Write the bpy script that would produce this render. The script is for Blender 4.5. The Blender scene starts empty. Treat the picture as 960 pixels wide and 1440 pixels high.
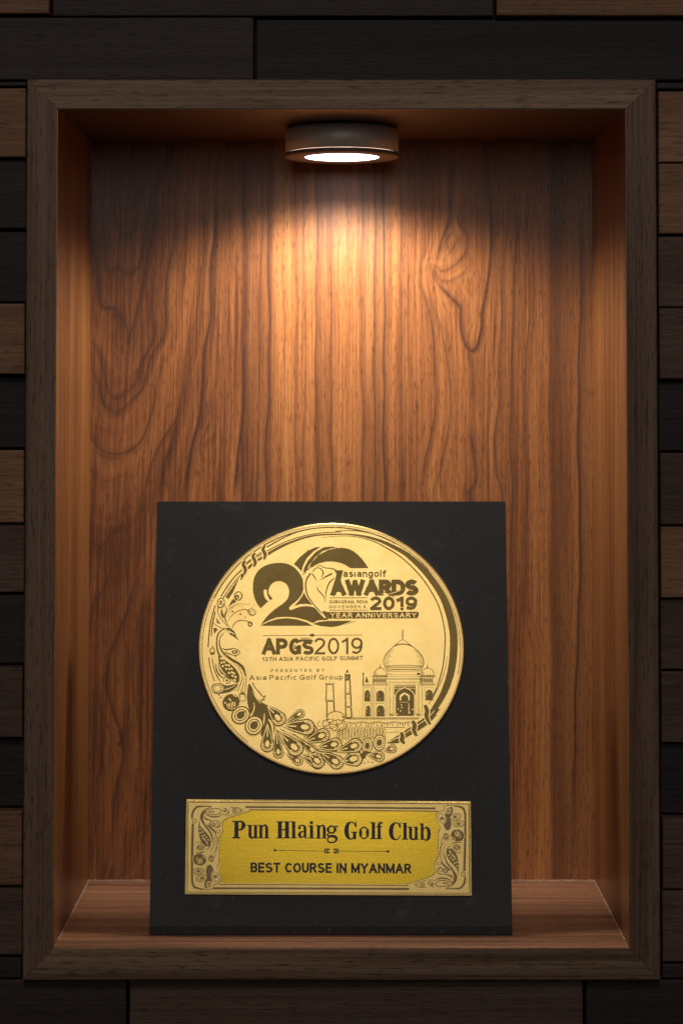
import bpy, bmesh, math, random
import numpy as np
from mathutils import Vector, Matrix
from mathutils.geometry import tessellate_polygon
random.seed(7)
S = bpy.context.scene
C = S.collection

# ------------------------------------------------------------------ camera
DIST = 1.22                       # metres from the lens to the face of the niche frame
FPX = 2885.0                      # focal length in photo pixels (photo 960 wide)
PITCH = math.radians(1.92)
cd = bpy.data.cameras.new('camera'); cam = bpy.data.objects.new('camera', cd); C.objects.link(cam)
cam.location = (0, -DIST, 0)
cam.rotation_euler = (math.radians(90) + PITCH, 0, 0)
cd.sensor_fit = 'HORIZONTAL'; cd.sensor_width = 24.0
cd.lens = FPX / 960 * 24.0
cd.shift_y = -(720 - 449) / 960
cd.clip_start = 0.05; cd.clip_end = 50
cd.dof.use_dof = True; cd.dof.focus_distance = 1.25; cd.dof.aperture_fstop = 11
S.camera = cam

# ------------------------------------------------------------------ world, lamps, exposure
W = bpy.data.worlds.new('World'); S.world = W; W.use_nodes = True
bg = W.node_tree.nodes['Background']
bg.inputs[0].default_value = (1.0, 0.93, 0.88, 1); bg.inputs[1].default_value = 0.022
S.view_settings.view_transform = 'Standard'; S.view_settings.look = 'None'
S.view_settings.gamma = 1; S.view_settings.exposure = 0.0

def area_lamp(name, loc, target, size, power, color, shape='DISK', spread=180):
    l = bpy.data.lights.new(name, 'AREA'); l.shape = shape; l.size = size; l.energy = power
    l.color = color; l.spread = math.radians(spread)
    o = bpy.data.objects.new(name, l); C.objects.link(o); o.location = loc
    d = Vector(target) - Vector(loc)
    o.rotation_euler = d.to_track_quat('-Z', 'Y').to_euler()
    return o
gold_fill = area_lamp('gold_fill_lamp', (0.0, -3.3, .88), (0, 0, -.15), 0.45, 11.0, (1.0, 0.93, 0.84))  # added unseen fill lamp, placed where the gold mirrors it
gold_fill.data.shape = 'RECTANGLE'; gold_fill.data.size_y = 1.5
ceil = area_lamp('ceiling_lamp', (0, -2.3, 1.9), (0, 0, 0), .8, 20.0, (1.0, 0.91, 0.82))

def at(px, py, Y):
    """world point that the photograph shows at pixel px, py and that lies Y metres into the wall"""
    dx, dy = (px - 480) / FPX, (449 - py) / FPX
    d = Vector((dx, math.cos(PITCH) - dy * math.sin(PITCH), math.sin(PITCH) + dy * math.cos(PITCH)))
    t = (Y + DIST) / d.y
    return Vector((d.x * t, Y, d.z * t))

# ------------------------------------------------------------------ node helpers
def newmat(name):
    m = bpy.data.materials.new(name); m.use_nodes = True
    nt = m.node_tree; return m, nt, nt.nodes['Principled BSDF']
def N(nt, typ, **kw):
    n = nt.nodes.new(typ)
    for k, v in kw.items():
        if k.startswith('in_'):
            key = k[3:]; key = int(key) if key.isdigit() else key
            n.inputs[key].default_value = v
        else: setattr(n, k, v)
    return n
def L(nt, a, b): nt.links.new(a, b)
def math_(nt, op, a, b=None, clamp=False):
    n = nt.nodes.new('ShaderNodeMath'); n.operation = op; n.use_clamp = clamp
    for i, v in enumerate((a, b)):
        if v is None: continue
        if isinstance(v, (int, float)): n.inputs[i].default_value = v
        else: L(nt, v, n.inputs[i])
    return n.outputs[0]
def mixc(nt, fac, a, b, blend='MIX'):
    n = nt.nodes.new('ShaderNodeMix'); n.data_type = 'RGBA'; n.blend_type = blend
    for i, v in ((0, fac), (6, a), (7, b)):
        if isinstance(v, (int, float)): n.inputs[i].default_value = v
        elif isinstance(v, tuple): n.inputs[i].default_value = (*v[:3], 1)
        else: L(nt, v, n.inputs[i])
    return n.outputs[2]
def noise(nt, vec, scale=1.0, detail=3.0, rough=.55, dist=0.0):
    n = nt.nodes.new('ShaderNodeTexNoise'); n.inputs['Scale'].default_value = scale
    n.inputs['Detail'].default_value = detail; n.inputs['Roughness'].default_value = rough
    n.inputs['Distortion'].default_value = dist
    L(nt, vec, n.inputs['Vector']); return n.outputs['Fac']
def ramp(nt, fac, stops):
    n = nt.nodes.new('ShaderNodeValToRGB'); cr = n.color_ramp
    while len(cr.elements) < len(stops): cr.elements.new(0.5)
    for e, (p, c) in zip(cr.elements, stops):
        e.position = p; e.color = (*c, 1) if len(c) == 3 else c
    L(nt, fac, n.inputs[0]); return n.outputs[0]
def span(nt, v, lo, hi):
    n = nt.nodes.new('ShaderNodeMapRange'); n.inputs[1].default_value = lo; n.inputs[2].default_value = hi
    L(nt, v, n.inputs[0]); return n.outputs[0]

def wood(name, dark, mid, light, across='X', along='Z', fields=False, rough=.42, spec=.5, k=1.0,
         contrast=1.0, jitter=False, bump=.15, tint=0.0, coat=0.0):
    m, nt, p = newmat(name)
    tc = N(nt, 'ShaderNodeTexCoord')
    sep = N(nt, 'ShaderNodeSeparateXYZ'); L(nt, tc.outputs['Object'], sep.inputs[0])
    u = sep.outputs[across]; v = sep.outputs[along]
    third = [a for a in 'XYZ' if a not in (across, along)][0]
    w = sep.outputs[third]
    if jitter:
        oi = N(nt, 'ShaderNodeObjectInfo')
        w = math_(nt, 'ADD', w, math_(nt, 'MULTIPLY', oi.outputs['Random'], 3.7))
    if fields:
        au = N(nt, 'ShaderNodeAttribute', attribute_name='grain_u'); u = au.outputs['Fac']
        av = N(nt, 'ShaderNodeAttribute', attribute_name='vein')
        ab = N(nt, 'ShaderNodeAttribute', attribute_name='band')
    u0 = sep.outputs[across]
    def vec(su, sv, sw, base=None):
        c = N(nt, 'ShaderNodeCombineXYZ')
        L(nt, math_(nt, 'MULTIPLY', base or u, su), c.inputs[0]); L(nt, math_(nt, 'MULTIPLY', v, sv), c.inputs[1])
        L(nt, math_(nt, 'MULTIPLY', w, sw), c.inputs[2]); return c.outputs[0]
    n0 = noise(nt, vec(26 * k, 1.3 * k, 9), 1, 2, .5, .2)
    n1 = noise(nt, vec(170 * k, 2.4 * k, 30), 1, 5, .7, .12)
    n2 = noise(nt, vec(560 * k, 7 * k, 60, math_(nt, 'ADD', math_(nt, 'MULTIPLY', u, .25), math_(nt, 'MULTIPLY', u0, .75)) if fields else None), 1, 3, .6)
    n3 = noise(nt, vec(1300 * k, 130 * k, 200, u0), 1, 2, .6)
    g = math_(nt, 'ADD', math_(nt, 'MULTIPLY', n0, .30), math_(nt, 'MULTIPLY', n1, .25))
    g = math_(nt, 'ADD', g, math_(nt, 'MULTIPLY', n2, .24))
    n4 = noise(nt, vec(1250 * k, 12 * k, 90, u0), 1, 2, .6)
    g = math_(nt, 'ADD', g, math_(nt, 'MULTIPLY', n4, .21))
    c = .13 / contrast
    col = ramp(nt, g, [(.5 - c, dark), (.5, mid), (.5 + c, light)])
    pores = span(nt, n3, .55, .68)
    col = mixc(nt, math_(nt, 'MULTIPLY', pores, .62), col, tuple(x * .38 for x in dark))
    if fields:
        fac = math_(nt, 'MULTIPLY', av.outputs['Fac'], math_(nt, 'ADD', .15, math_(nt, 'ADD', math_(nt, 'MULTIPLY', n4, .8), math_(nt, 'MULTIPLY', n0, .85))), True)
        col = mixc(nt, fac, col, (.052, .020, .014))
        b = math_(nt, 'MULTIPLY', ab.outputs['Fac'], math_(nt, 'ADD', .45, math_(nt, 'MULTIPLY', n1, 1.0)), True)
        col = mixc(nt, b, col, (.080, .030, .014))
    if jitter and tint:
        t = span(nt, oi.outputs['Random'], 0, 1)
        f = math_(nt, 'ADD', 1 - tint / 2, math_(nt, 'MULTIPLY', t, tint))
        cc = N(nt, 'ShaderNodeCombineColor'); [L(nt, f, cc.inputs[i]) for i in range(3)]
        col = mixc(nt, 1.0, col, cc.outputs[0], 'MULTIPLY')
    L(nt, col, p.inputs['Base Color'])
    r = math_(nt, 'ADD', rough - .08, math_(nt, 'MULTIPLY', n2, .16)); L(nt, r, p.inputs['Roughness'])
    p.inputs['Specular IOR Level'].default_value = spec
    p.inputs['Coat Weight'].default_value = coat; p.inputs['Coat Roughness'].default_value = .3
    bp = N(nt, 'ShaderNodeBump'); bp.inputs['Strength'].default_value = bump; bp.inputs['Distance'].default_value = .0004
    L(nt, math_(nt, 'ADD', n3, math_(nt, 'MULTIPLY', n2, .8)), bp.inputs['Height']); L(nt, bp.outputs[0], p.inputs['Normal'])
    return m

M = {}
M['back'] = wood('teak_veneer', (.135, .045, .016), (.325, .118, .036), (.47, .195, .060), fields=True, rough=.36, spec=.35, bump=.45, contrast=1.45, coat=.12)
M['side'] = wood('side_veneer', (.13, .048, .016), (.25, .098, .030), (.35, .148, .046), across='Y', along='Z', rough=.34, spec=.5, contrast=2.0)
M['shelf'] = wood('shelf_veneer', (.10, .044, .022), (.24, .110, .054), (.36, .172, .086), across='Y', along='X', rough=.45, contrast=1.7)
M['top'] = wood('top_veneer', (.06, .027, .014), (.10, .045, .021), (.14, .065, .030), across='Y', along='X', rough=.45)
M['raw'] = wood('raw_edge_wood', (.26, .16, .11), (.40, .25, .17), (.52, .35, .26), across='Y', along='X', rough=.7)
M['frame_v'] = wood('frame_wood_upright', (.042, .022, .014), (.108, .063, .041), (.170, .105, .070), across='X', along='Z', jitter=True, rough=.6, k=.8, bump=.3, spec=.25)
M['frame_h'] = wood('frame_wood_level', (.036, .019, .012), (.116, .069, .043), (.200, .126, .078), across='Z', along='X', jitter=True, rough=.6, k=.6, bump=.3, contrast=1.3, spec=.25)
def blk(name, d, mi, l, **k): return wood(name, d, mi, l, across='Z', along='X', jitter=True, rough=.65, spec=.2, bump=.6, tint=.35, k=.7, **k)
M['brown'] = blk('block_brown', (.085, .040, .022), (.158, .080, .045), (.220, .118, .068))
M['umber'] = blk('block_umber', (.038, .022, .016), (.070, .042, .031), (.100, .062, .045))
M['ebony'] = blk('block_ebony', (.013, .009, .008), (.025, .018, .016), (.038, .028, .025))
M['ink'] = blk('block_ink', (.010, .008, .008), (.017, .014, .0145), (.026, .022, .023))

def board_mat():
    m, nt, p = newmat('black_board_paint')
    tc = N(nt, 'ShaderNodeTexCoord'); o = tc.outputs['Object']
    n = noise(nt, o, 28, 4, .6); s = noise(nt, o, 620, 1, .5); sp = span(nt, s, .70, .76)
    sm = span(nt, noise(nt, o, 38, 4, .7), .60, .74)
    c = ramp(nt, n, [(.3, (.013, .013, .0138)), (.7, (.021, .0205, .021))])
    c = mixc(nt, math_(nt, 'MULTIPLY', sp, .55), c, (.16, .15, .14))
    c = mixc(nt, math_(nt, 'MULTIPLY', sm, .22), c, (.13, .12, .12))
    L(nt, c, p.inputs['Base Color']); L(nt, math_(nt, 'ADD', .50, math_(nt, 'MULTIPLY', n, .16)), p.inputs['Roughness']); p.inputs['Specular IOR Level'].default_value = .38
    bp = N(nt, 'ShaderNodeBump'); bp.inputs['Strength'].default_value = .4; bp.inputs['Distance'].default_value = .0002
    L(nt, noise(nt, o, 900, 2, .5), bp.inputs['Height']); L(nt, bp.outputs[0], p.inputs['Normal'])
    return m
M['board'] = board_mat()

def metal(name, a, b, rough=.4, metallic=1.0, brushed=None, bump=.12, sc=60, spec=.5, grain=1500):
    m, nt, p = newmat(name)
    tc = N(nt, 'ShaderNodeTexCoord'); o = tc.outputs['Object']
    v = o
    if brushed:
        mp = N(nt, 'ShaderNodeMapping'); mp.inputs['Scale'].default_value = brushed; L(nt, o, mp.inputs[0]); v = mp.outputs[0]
    n = noise(nt, v, sc, 4, .65); f = noise(nt, v, grain, 2, .5)
    c = ramp(nt, math_(nt, 'ADD', math_(nt, 'MULTIPLY', n, .6), math_(nt, 'MULTIPLY', f, .4)), [(.36, a), (.64, b)])
    L(nt, c, p.inputs['Base Color']); p.inputs['Metallic'].default_value = metallic
    L(nt, math_(nt, 'ADD', rough - .07, math_(nt, 'MULTIPLY', f, .14)), p.inputs['Roughness'])
    p.inputs['Specular IOR Level'].default_value = spec
    bp = N(nt, 'ShaderNodeBump'); bp.inputs['Strength'].default_value = bump; bp.inputs['Distance'].default_value = .0001
    L(nt, f, bp.inputs['Height']); L(nt, bp.outputs[0], p.inputs['Normal'])
    return m
M['gold'] = metal('satin_gold', (.87, .60, .20), (.97, .71, .28), rough=.345, metallic=.97)
M['rim'] = metal('medal_rim_gold', (.52, .34, .12), (.66, .45, .18), rough=.35, metallic=.9)
M['etch'] = metal('etched_brown', (.29, .195, .052), (.38, .265, .08), rough=.55, metallic=.45, spec=.3)
M['pale'] = metal('pale_plate_gold', (.82, .57, .18), (.96, .71, .26), rough=.36, metallic=.72)
M['etch2'] = metal('etched_plate_brown', (.27, .18, .07), (.36, .25, .105), rough=.55, metallic=.4)
M['field'] = metal('brushed_yellow_field', (.50, .33, .024), (.62, .42, .038), rough=.27, metallic=.95, brushed=(.05, 1, 1), sc=90, grain=1700, bump=.07)
M['ink_text'] = metal('dark_enamel', (.012, .010, .018), (.022, .017, .028), rough=.45, metallic=0, bump=.02)
M['lamp'] = metal('bronze_lamp_metal', (.80, .71, .63), (.88, .79, .70), rough=.52, metallic=.45, sc=30)
M['ring'] = metal('lamp_ring_bronze', (.17, .11, .075), (.22, .15, .105), rough=.6, metallic=.1, sc=30)
M['dark'] = metal('dark_wall_backing', (.008, .007, .007), (.012, .011, .010), rough=.9, metallic=0)
def lens_mat():
    m, nt, p = newmat('glowing_lens')
    p.inputs['Base Color'].default_value = (.9, .9, .9, 1)
    p.inputs['Emission Color'].default_value = (1, .90, .93, 1); p.inputs['Emission Strength'].default_value = 7.0
    return m
M['lens'] = lens_mat()

# ------------------------------------------------------------------ object helpers
def obj(name, mesh, mats, parent=None, smooth=False):
    if isinstance(mesh, bmesh.types.BMesh):
        me = bpy.data.meshes.new(name); mesh.to_mesh(me); mesh.free(); mesh = me
    o = bpy.data.objects.new(name, mesh); C.objects.link(o)
    for k in (mats if isinstance(mats, (list, tuple)) else [mats]): mesh.materials.append(M[k])
    if smooth: mesh.shade_smooth()
    if parent: o.parent = parent
    return o
def thing(name, label, cat, loc=(0, 0, 0), rot=(0, 0, 0), group=None):
    o = bpy.data.objects.new(name, None); C.objects.link(o); o.location = loc; o.rotation_euler = rot
    o.empty_display_size = .02; o['label'] = label; o['category'] = cat
    if group: o['group'] = group
    return o
def prism(poly_xz, y0, y1, bev=0.0, seg=2):
    bm = bmesh.new()
    a = [bm.verts.new((x, y0, z)) for x, z in poly_xz]; b = [bm.verts.new((x, y1, z)) for x, z in poly_xz]
    n = len(a); bm.faces.new(a); bm.faces.new(b[::-1])
    for i in range(n): bm.faces.new((a[i], b[i], b[(i + 1) % n], a[(i + 1) % n]))
    bmesh.ops.recalc_face_normals(bm, faces=bm.faces)
    if bev:
        es = [e for e in bm.edges if all(abs(v.co.y - y0) < 1e-7 for v in e.verts)]
        bmesh.ops.bevel(bm, geom=es, offset=bev, segments=seg, affect='EDGES', profile=.5)
    return bm
def box(x0, x1, y0, y1, z0, z1, bev=0.0):
    return prism([(x0, z0), (x1, z0), (x1, z1), (x0, z1)], y0, y1, bev)

# ------------------------------------------------------------------ the block wall
ZL = at(0, 112, 0).z; 
def X(px, Y=0.0): return (px - 480) / FPX * DIST
def Z(py, Y=0.0): return at(480, py, Y).z
wall = obj('wall', None or prism([(X(-420), Z(1800)), (X(36), Z(1800)), (X(36), Z(-360)), (X(-420), Z(-360))], .022, .03), 'dark')
bmw = bmesh.new(); bmw.from_mesh(wall.data)
for (a, b, c, d) in ((X(924), X(1380), Z(1800), Z(-360)), (X(36), X(924), Z(115), Z(-360)), (X(36), X(924), Z(1800), Z(1375))):
    t = prism([(a, c), (b, c), (b, d), (a, d)], .022, .03); me = bpy.data.meshes.new('t'); t.to_mesh(me); t.free(); bmw.from_mesh(me)
bmw.to_mesh(wall.data); bmw.free()
wall['kind'] = 'structure'
def block(x0, x1, y0, y1, mat, proud):
    g = 1.1
    b = box(X(x0) + .0003, X(x1) - .0003, proud, .022, Z(y1) + .0002, Z(y0) - .0002, .0008)
    # a hair of unevenness so that no two blocks sit alike
    tx, tz = random.uniform(-.004, .004), random.uniform(-.006, .006)
    cx, cz = (X(x0) + X(x1)) / 2, (Z(y0) + Z(y1)) / 2
    for v in b.verts:
        if v.co.y < .02: v.co.y += (v.co.x - cx) * tx + (v.co.z - cz) * tz
    return obj('wood_block', b, mat, wall)
blocks = [
 # rows above the niche
 (-220, 66, -82, 17, 'brown', .004), (68, 697, -82, 19, 'ebony', .008), (699, 1180, -82, 20, 'brown', .004),
 (-260, 356, 21, 119, 'ebony', .006), (358, 1240, 23, 122, 'ink', .008),
 (-180, 430, -186, -85, 'umber', .006), (433, 1200, -186, -85, 'ebony', .007),
 # left column, top to bottom
 (-230, 34, 122, 220, 'brown', .003), (-300, 34, 222, 320, 'ebony', .007), (-200, 34, 323, 424, 'ink', .010),
 (-260, 34, 426, 526, 'brown', .003), (-210, 34, 530, 631, 'ink', .010), (-280, 34, 633, 736, 'brown', .003),
 (-220, 34, 738, 835, 'umber', .006), (-250, 34, 838, 937, 'ebony', .009), (-200, 34, 939, 1039, 'umber', .003),
 (-270, 34, 1042, 1140, 'ink', .010), (-230, 34, 1142, 1248, 'brown', .003), (-260, 34, 1251, 1348, 'umber', .006),
 # right column, top to bottom
 (928, 1200, 126, 227, 'brown', .004), (928, 1250, 228, 328, 'brown', .004), (928, 1180, 330, 431, 'umber', .007),
 (928, 1220, 432, 533, 'umber', .005), (928, 1260, 536, 635, 'ink', .010), (928, 1190, 637, 739, 'umber', .004),
 (928, 1240, 741, 842, 'brown', .003), (928, 1200, 844, 944, 'umber', .006), (928, 1260, 946, 1047, 'umber', .005),
 (928, 1180, 1050, 1150, 'ink', .010), (928, 1230, 1152, 1253, 'umber', .003), (928, 1200, 1255, 1357, 'umber', .005),
 # rows under the niche
 (-240, 180, 1351, 1460, 'ebony', .006), (183, 818, 1382, 1462, 'umber', .006), (821, 1220, 1360, 1462, 'ebony', .006),
 (-200, 330, 1464, 1565, 'umber', .006), (333, 1200, 1464, 1565, 'ebony', .007)]
for b in blocks:
    x0, x1, y0, y1, mt, pr = b
    if b[0] == -240:       # the two lower corner blocks are notched under the frame: trimmed to its lower edge
        block(x0, 33, y0, 1381, mt, pr); y0 = 1382.5
    if b[0] == 821:
        block(928, x1, y0, 1381, mt, pr); y0 = 1382.5
    if b[2] in (21, 23): # row just over the frame: trimmed at the frame top, notched ends
        if b[2] == 21: block(x0, 34, 112, 119, mt, pr)
        else: block(927, x1, 112, 122, mt, pr)
        y1 = 110
    block(x0, x1, y0, y1, mt, pr)

# ------------------------------------------------------------------ the niche
DEP = .166
niche = thing('display_niche', 'lit recessed wooden display niche with mitred dark frame set in the block wall', 'niche', (0, 0, Z(1378)))
IO = niche.location
def sub(o): # children built in world coordinates
    o.parent = niche; o.location = -IO; return o
OL, OR_, OT, OB = (36, 36), (922, 925), 111, 1379     # outer frame px
o_tl, o_tr, o_br, o_bl = at(37, 111, 0), at(922, 111, 0), at(928, 1380, 0), at(33, 1379, 0)
i_tl, i_tr, i_br, i_bl = at(78, 152, 0), at(881, 152, 0), at(884, 1335, 0), at(77, 1333, 0)
x0 = (i_tl.x + i_bl.x) / 2; x1 = (i_tr.x + i_br.x) / 2; z1 = i_tl.z; z0 = (i_bl.z + i_br.z) / 2
ox0 = (o_tl.x + o_bl.x) / 2; ox1 = (o_tr.x + o_br.x) / 2; oz1 = o_tl.z; oz0 = o_bl.z
def member(name, poly, mat):
    bm = prism(poly, -.0015, .018)
    es = [e for e in bm.edges if all(abs(v.co.y + .0015) < 1e-7 for v in e.verts)]
    outer = [e for e in es if all((abs(v.co.x - ox0) < 1e-6 or abs(v.co.x - ox1) < 1e-6 or abs(v.co.z - oz0) < 1e-6 or abs(v.co.z - oz1) < 1e-6) for v in e.verts)]
    rest = [e for e in es if e not in outer]
    bmesh.ops.bevel(bm, geom=outer, offset=.0016, segments=4, affect='EDGES', profile=.5)
    rest = [e for e in rest if e.is_valid]
    o = obj(name, bm, mat); sub(o); return o
g = .00012
member('frame_rail', [(ox0 + g, oz1), (ox1 - g, oz1), (x1 - g, z1), (x0 + g, z1)], 'frame_h')
member('frame_rail', [(ox0 + g, oz0), (x0 + g, z0), (x1 - g, z0), (ox1 - g, oz0)], 'frame_h')
member('frame_stile', [(ox0, oz0 + g), (ox0, oz1 - g), (x0, z1 - g), (x0, z0 + g)], 'frame_v')
member('frame_stile', [(ox1, oz0 + g), (x1, z0 + g), (x1, z1 - g), (ox1, oz1 - g)], 'frame_v')
T = .008
sub(obj('shelf', box(x0 - T, x1 + T, .018, DEP + T, z0 - T, z0), 'shelf'))
sub(obj('shelf_edge', box(x0 + .0002, x1 - .0002, .0002, .0178, z0 - .0022, z0 - .0001), 'shelf')) if False else None
# the liners run forward to the frame face: inner faces flush with the frame's own inner edge
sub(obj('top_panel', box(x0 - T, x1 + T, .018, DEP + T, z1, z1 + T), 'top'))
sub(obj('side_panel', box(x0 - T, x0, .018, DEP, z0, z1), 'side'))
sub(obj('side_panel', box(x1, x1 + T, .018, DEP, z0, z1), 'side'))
# thin veneer lip that wraps the inside of the frame
for nm, bb, mt in (('shelf_lip', (x0, x1, -.0008, .0179, z0 - .0001, z0 + .0005), 'shelf'),
               ('side_lip', (x0 - .0001, x0 + .0005, -.0008, .0179, z0 + .0006, z1 - .0006), 'side'),
               ('side_lip', (x1 - .0005, x1 + .0001, -.0008, .0179, z0 + .0006, z1 - .0006), 'side'),
               ('top_lip', (x0, x1, -.0008, .0179, z1 - .0005, z1 + .0001), 'top')):
    sub(obj(nm, box(*bb), mt))
# pale raw edge that shows along the shelf joints
def ragged(name, pts, r):
    bm = bmesh.new(); n = 150; rng = np.random.RandomState(3)
    a, b = Vector(pts[0]), Vector(pts[1]); d = (b - a).normalized(); s = d.cross(Vector((0, 0, 1)))
    prev = None
    for i in range(n + 1):
        c = a.lerp(b, i / n); w = r * (0.2 + rng.rand() * .9); h = r * (.5 + rng.rand() * .7)
        ring = [bm.verts.new(c + s * w), bm.verts.new(c + s * w * .5 + Vector((0, 0, h))), bm.verts.new(c - s * w * .5 + Vector((0, 0, h))), bm.verts.new(c - s * w)]
        if prev:
            for k in range(3): bm.faces.new((prev[k], ring[k], ring[k + 1], prev[k + 1]))
        prev = ring
    return sub(obj(name, bm, 'raw'))
ragged('raw_edge', ((x0, DEP - .0006, z0), (x1, DEP - .0006, z0)), .0008)
ragged('raw_edge', ((x0 + .0005, .004, z0), (x0 + .0005, DEP, z0)), .0006)
ragged('raw_edge', ((x1 - .0005, .004, z0), (x1 - .0005, DEP, z0)), .0006)

# back panel: a dense sheet whose grain is carried by three fields laid over its own surface
def back_panel():
    step = .00085
    nx, nz = int((x1 - x0) / step), int((z1 - z0) / step)
    xs = np.linspace(x0, x1, nx); zs = np.linspace(z0, z1, nz)
    GX, GZ = np.meshgrid(xs, zs)
    kx = (DIST + DEP) / FPX
    PX = 480 + GX / kx
    ztop, zbot = at(480, 200, DEP).z, at(480, 1240, DEP).z
    PY = 200 + (ztop - GZ) / (ztop - zbot) * 1040
    # flow: nested U shapes round the left heart, running out to upright lines on the right
    dx = PX - 158; sgn = np.where(dx < 0, -1, 1)
    phi = sgn * np.sqrt(np.maximum(38 * (PY - 90), 0) + dx * dx)
    phi = np.where(dx < 0, -phi, phi)
    e = np.exp(-((PX - 648) / 46) ** 2 - ((PY - 350) / 95) ** 2)
    phi = phi + 95 * e * np.tanh((PX - 640) / 40)
    wav = .35 * (5 * np.sin(PY / 57 + PX / 90) + 3 * np.sin(PY / 23 + PX / 31 + 1) + 2.2 * np.sin(PY / 12.5 - PX / 17))
    amp = np.clip((330 - PX) / 200, .12, 1)
    phi = phi + wav * amp
    # veins drawn from the board itself
    vein = np.zeros_like(PX); flow = []
    def V(o, s, pts, w, k=1.0, soft=None):
        nonlocal vein
        P = np.array(pts, float) / s + np.array(o)
        # smooth (Catmull-Rom)
        Q = []
        for i in range(len(P) - 1):
            p0 = P[max(i - 1, 0)]; p1 = P[i]; p2 = P[i + 1]; p3 = P[min(i + 2, len(P) - 1)]
            for t in np.linspace(0, 1, 6, endpoint=False):
                Q.append(.5 * ((2 * p1) + (-p0 + p2) * t + (2 * p0 - 5 * p1 + 4 * p2 - p3) * t * t + (-p0 + 3 * p1 - 3 * p2 + p3) * t ** 3))
        Q.append(P[-1]); Q = np.array(Q); flow.append(Q)
        tot = len(Q) - 1
        for i in range(tot):
            a, b = Q[i], Q[i + 1]
            if np.allclose(a, b): continue
            m = 5 * w
            ia = np.searchsorted(xs, (min(a[0], b[0]) - m - 480) * kx); ib = np.searchsorted(xs, (max(a[0], b[0]) + m - 480) * kx)
            zz = lambda y: ztop - (y - 200) / 1040 * (ztop - zbot)
            ja = np.searchsorted(zs, zz(max(a[1], b[1]) + m)); jb = np.searchsorted(zs, zz(min(a[1], b[1]) - m))
            if ib <= ia or jb <= ja: continue
            sx = PX[ja:jb, ia:ib] + .7 * np.sin(PY[ja:jb, ia:ib] / 19); sy = PY[ja:jb, ia:ib]
            ab = b - a; t = np.clip(((sx - a[0]) * ab[0] + (sy - a[1]) * ab[1]) / (ab @ ab), 0, 1)
            ddx = sx - a[0] - t * ab[0]; ddy = sy - a[1] - t * ab[1]; d = np.hypot(ddx, ddy)
            f = (i + t) / tot; taper = np.clip(np.minimum(f, 1 - f) * 9, .25, 1)
            # sharp on one flank, feathered on the other, as latewood is
            side = ddx > 0
            ww = np.where(side, w * 1.5, w * .65)
            val = k * taper * np.maximum(np.exp(-(d / (w * .55)) ** 2), .5 * np.exp(-(d / np.where(side, w * 2.4, w * .6)) ** 2))
            vein[ja:jb, ia:ib] = np.maximum(vein[ja:jb, ia:ib], val)
    A = (110, 190); B = (110, 440); R = (590, 190); Q_ = (590, 440); CC = (340, 440)
    V(A, 4, [(60, 200), (70, 400), (80, 560), (85, 660), (105, 760), (110, 860), (130, 970), (190, 985), (235, 1030), (270, 1090), (288, 1140)], 3, .8)
    V(A, 4, [(440, 300), (420, 500), (400, 640), (380, 740), (355, 880), (330, 990), (305, 1080), (288, 1150), (290, 1200)], 3, .75)
    V(B, 4, [(190, 0), (240, 60), (280, 130), (285, 200)], 7, .5)
    V(A, 4, [(120, 300), (135, 440), (140, 600), (155, 750), (190, 775), (215, 745), (250, 775), (300, 775), (340, 740), (358, 640), (375, 520), (400, 380), (420, 250)], 2.6, .75)
    V(A, 4, [(180, 330), (215, 520), (235, 560), (290, 560), (318, 500), (335, 380), (350, 250)], 2.5, .6)
    V(A, 4, [(545, 300), (535, 540), (520, 680), (500, 800), (490, 920), (490, 1040), (490, 1100), (478, 1150), (425, 1230), (392, 1330), (362, 1430), (300, 1500), (240, 1560), (190, 1565), (140, 1520), (115, 1420), (90, 1350), (65, 1290)], 2.7, .72)
    V(A, 4, [(600, 430), (590, 560), (570, 700), (560, 820)], 2.4, .4)
    V(A, 4, [(445, 760), (420, 900), (400, 1020), (425, 1090), (418, 1170), (360, 1290), (330, 1390), (290, 1440), (240, 1480), (200, 1490), (165, 1450), (150, 1380), (130, 1290), (110, 1230), (72, 1170)], 2.5, .7)
    V(B, 4, [(450, 380), (430, 500), (400, 620), (375, 700), (330, 760), (260, 800), (190, 805), (130, 780), (90, 730), (62, 670)], 3.4, .62)
    V(B, 4, [(120, 800), (180, 830), (230, 825)], 7, .45)
    V(B, 4, [(480, 290), (445, 400), (405, 560), (380, 690)], 2.6, .35)
    V(A, 4, [(770, 200), (770, 400), (765, 560), (750, 700), (745, 850), (742, 1000), (735, 1080), (715, 1200), (708, 1300), (698, 1420), (688, 1520), (680, 1620), (655, 1720), (632, 1830), (607, 1960), (590, 2060)], 4.2, .85)
    V(B, 4, [(715, 480), (720, 600), (660, 720), (640, 860)], 4.5, .45)
    V(B, 4, [(770, 470), (772, 680), (745, 720), (700, 760)], 2.8, .4)
    V(B, 4, [(590, 330), (580, 480), (545, 620), (480, 720), (440, 800), (400, 900), (368, 1040)], 2.6, .6)
    V(B, 4, [(560, 560), (530, 740), (490, 850), (450, 1040)], 2.6, .6)
    V(B, 4, [(630, 300), (625, 460), (590, 640)], 2, .4)
    V(A, 4, [(930, 1100), (932, 1400), (925, 1600), (905, 1780), (875, 2060)], 4.2, .75)
    V(A, 4, [(960, 500), (945, 800), (935, 1040), (930, 1200)], 3, .4)
    V(A, 4, [(840, 420), (825, 700), (815, 1000), (800, 1400), (820, 1600), (800, 1850)], 2.2, .3)
    V(A, 4, [(690, 420), (700, 700), (660, 1000), (640, 1200)], 2.2, .3)
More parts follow.
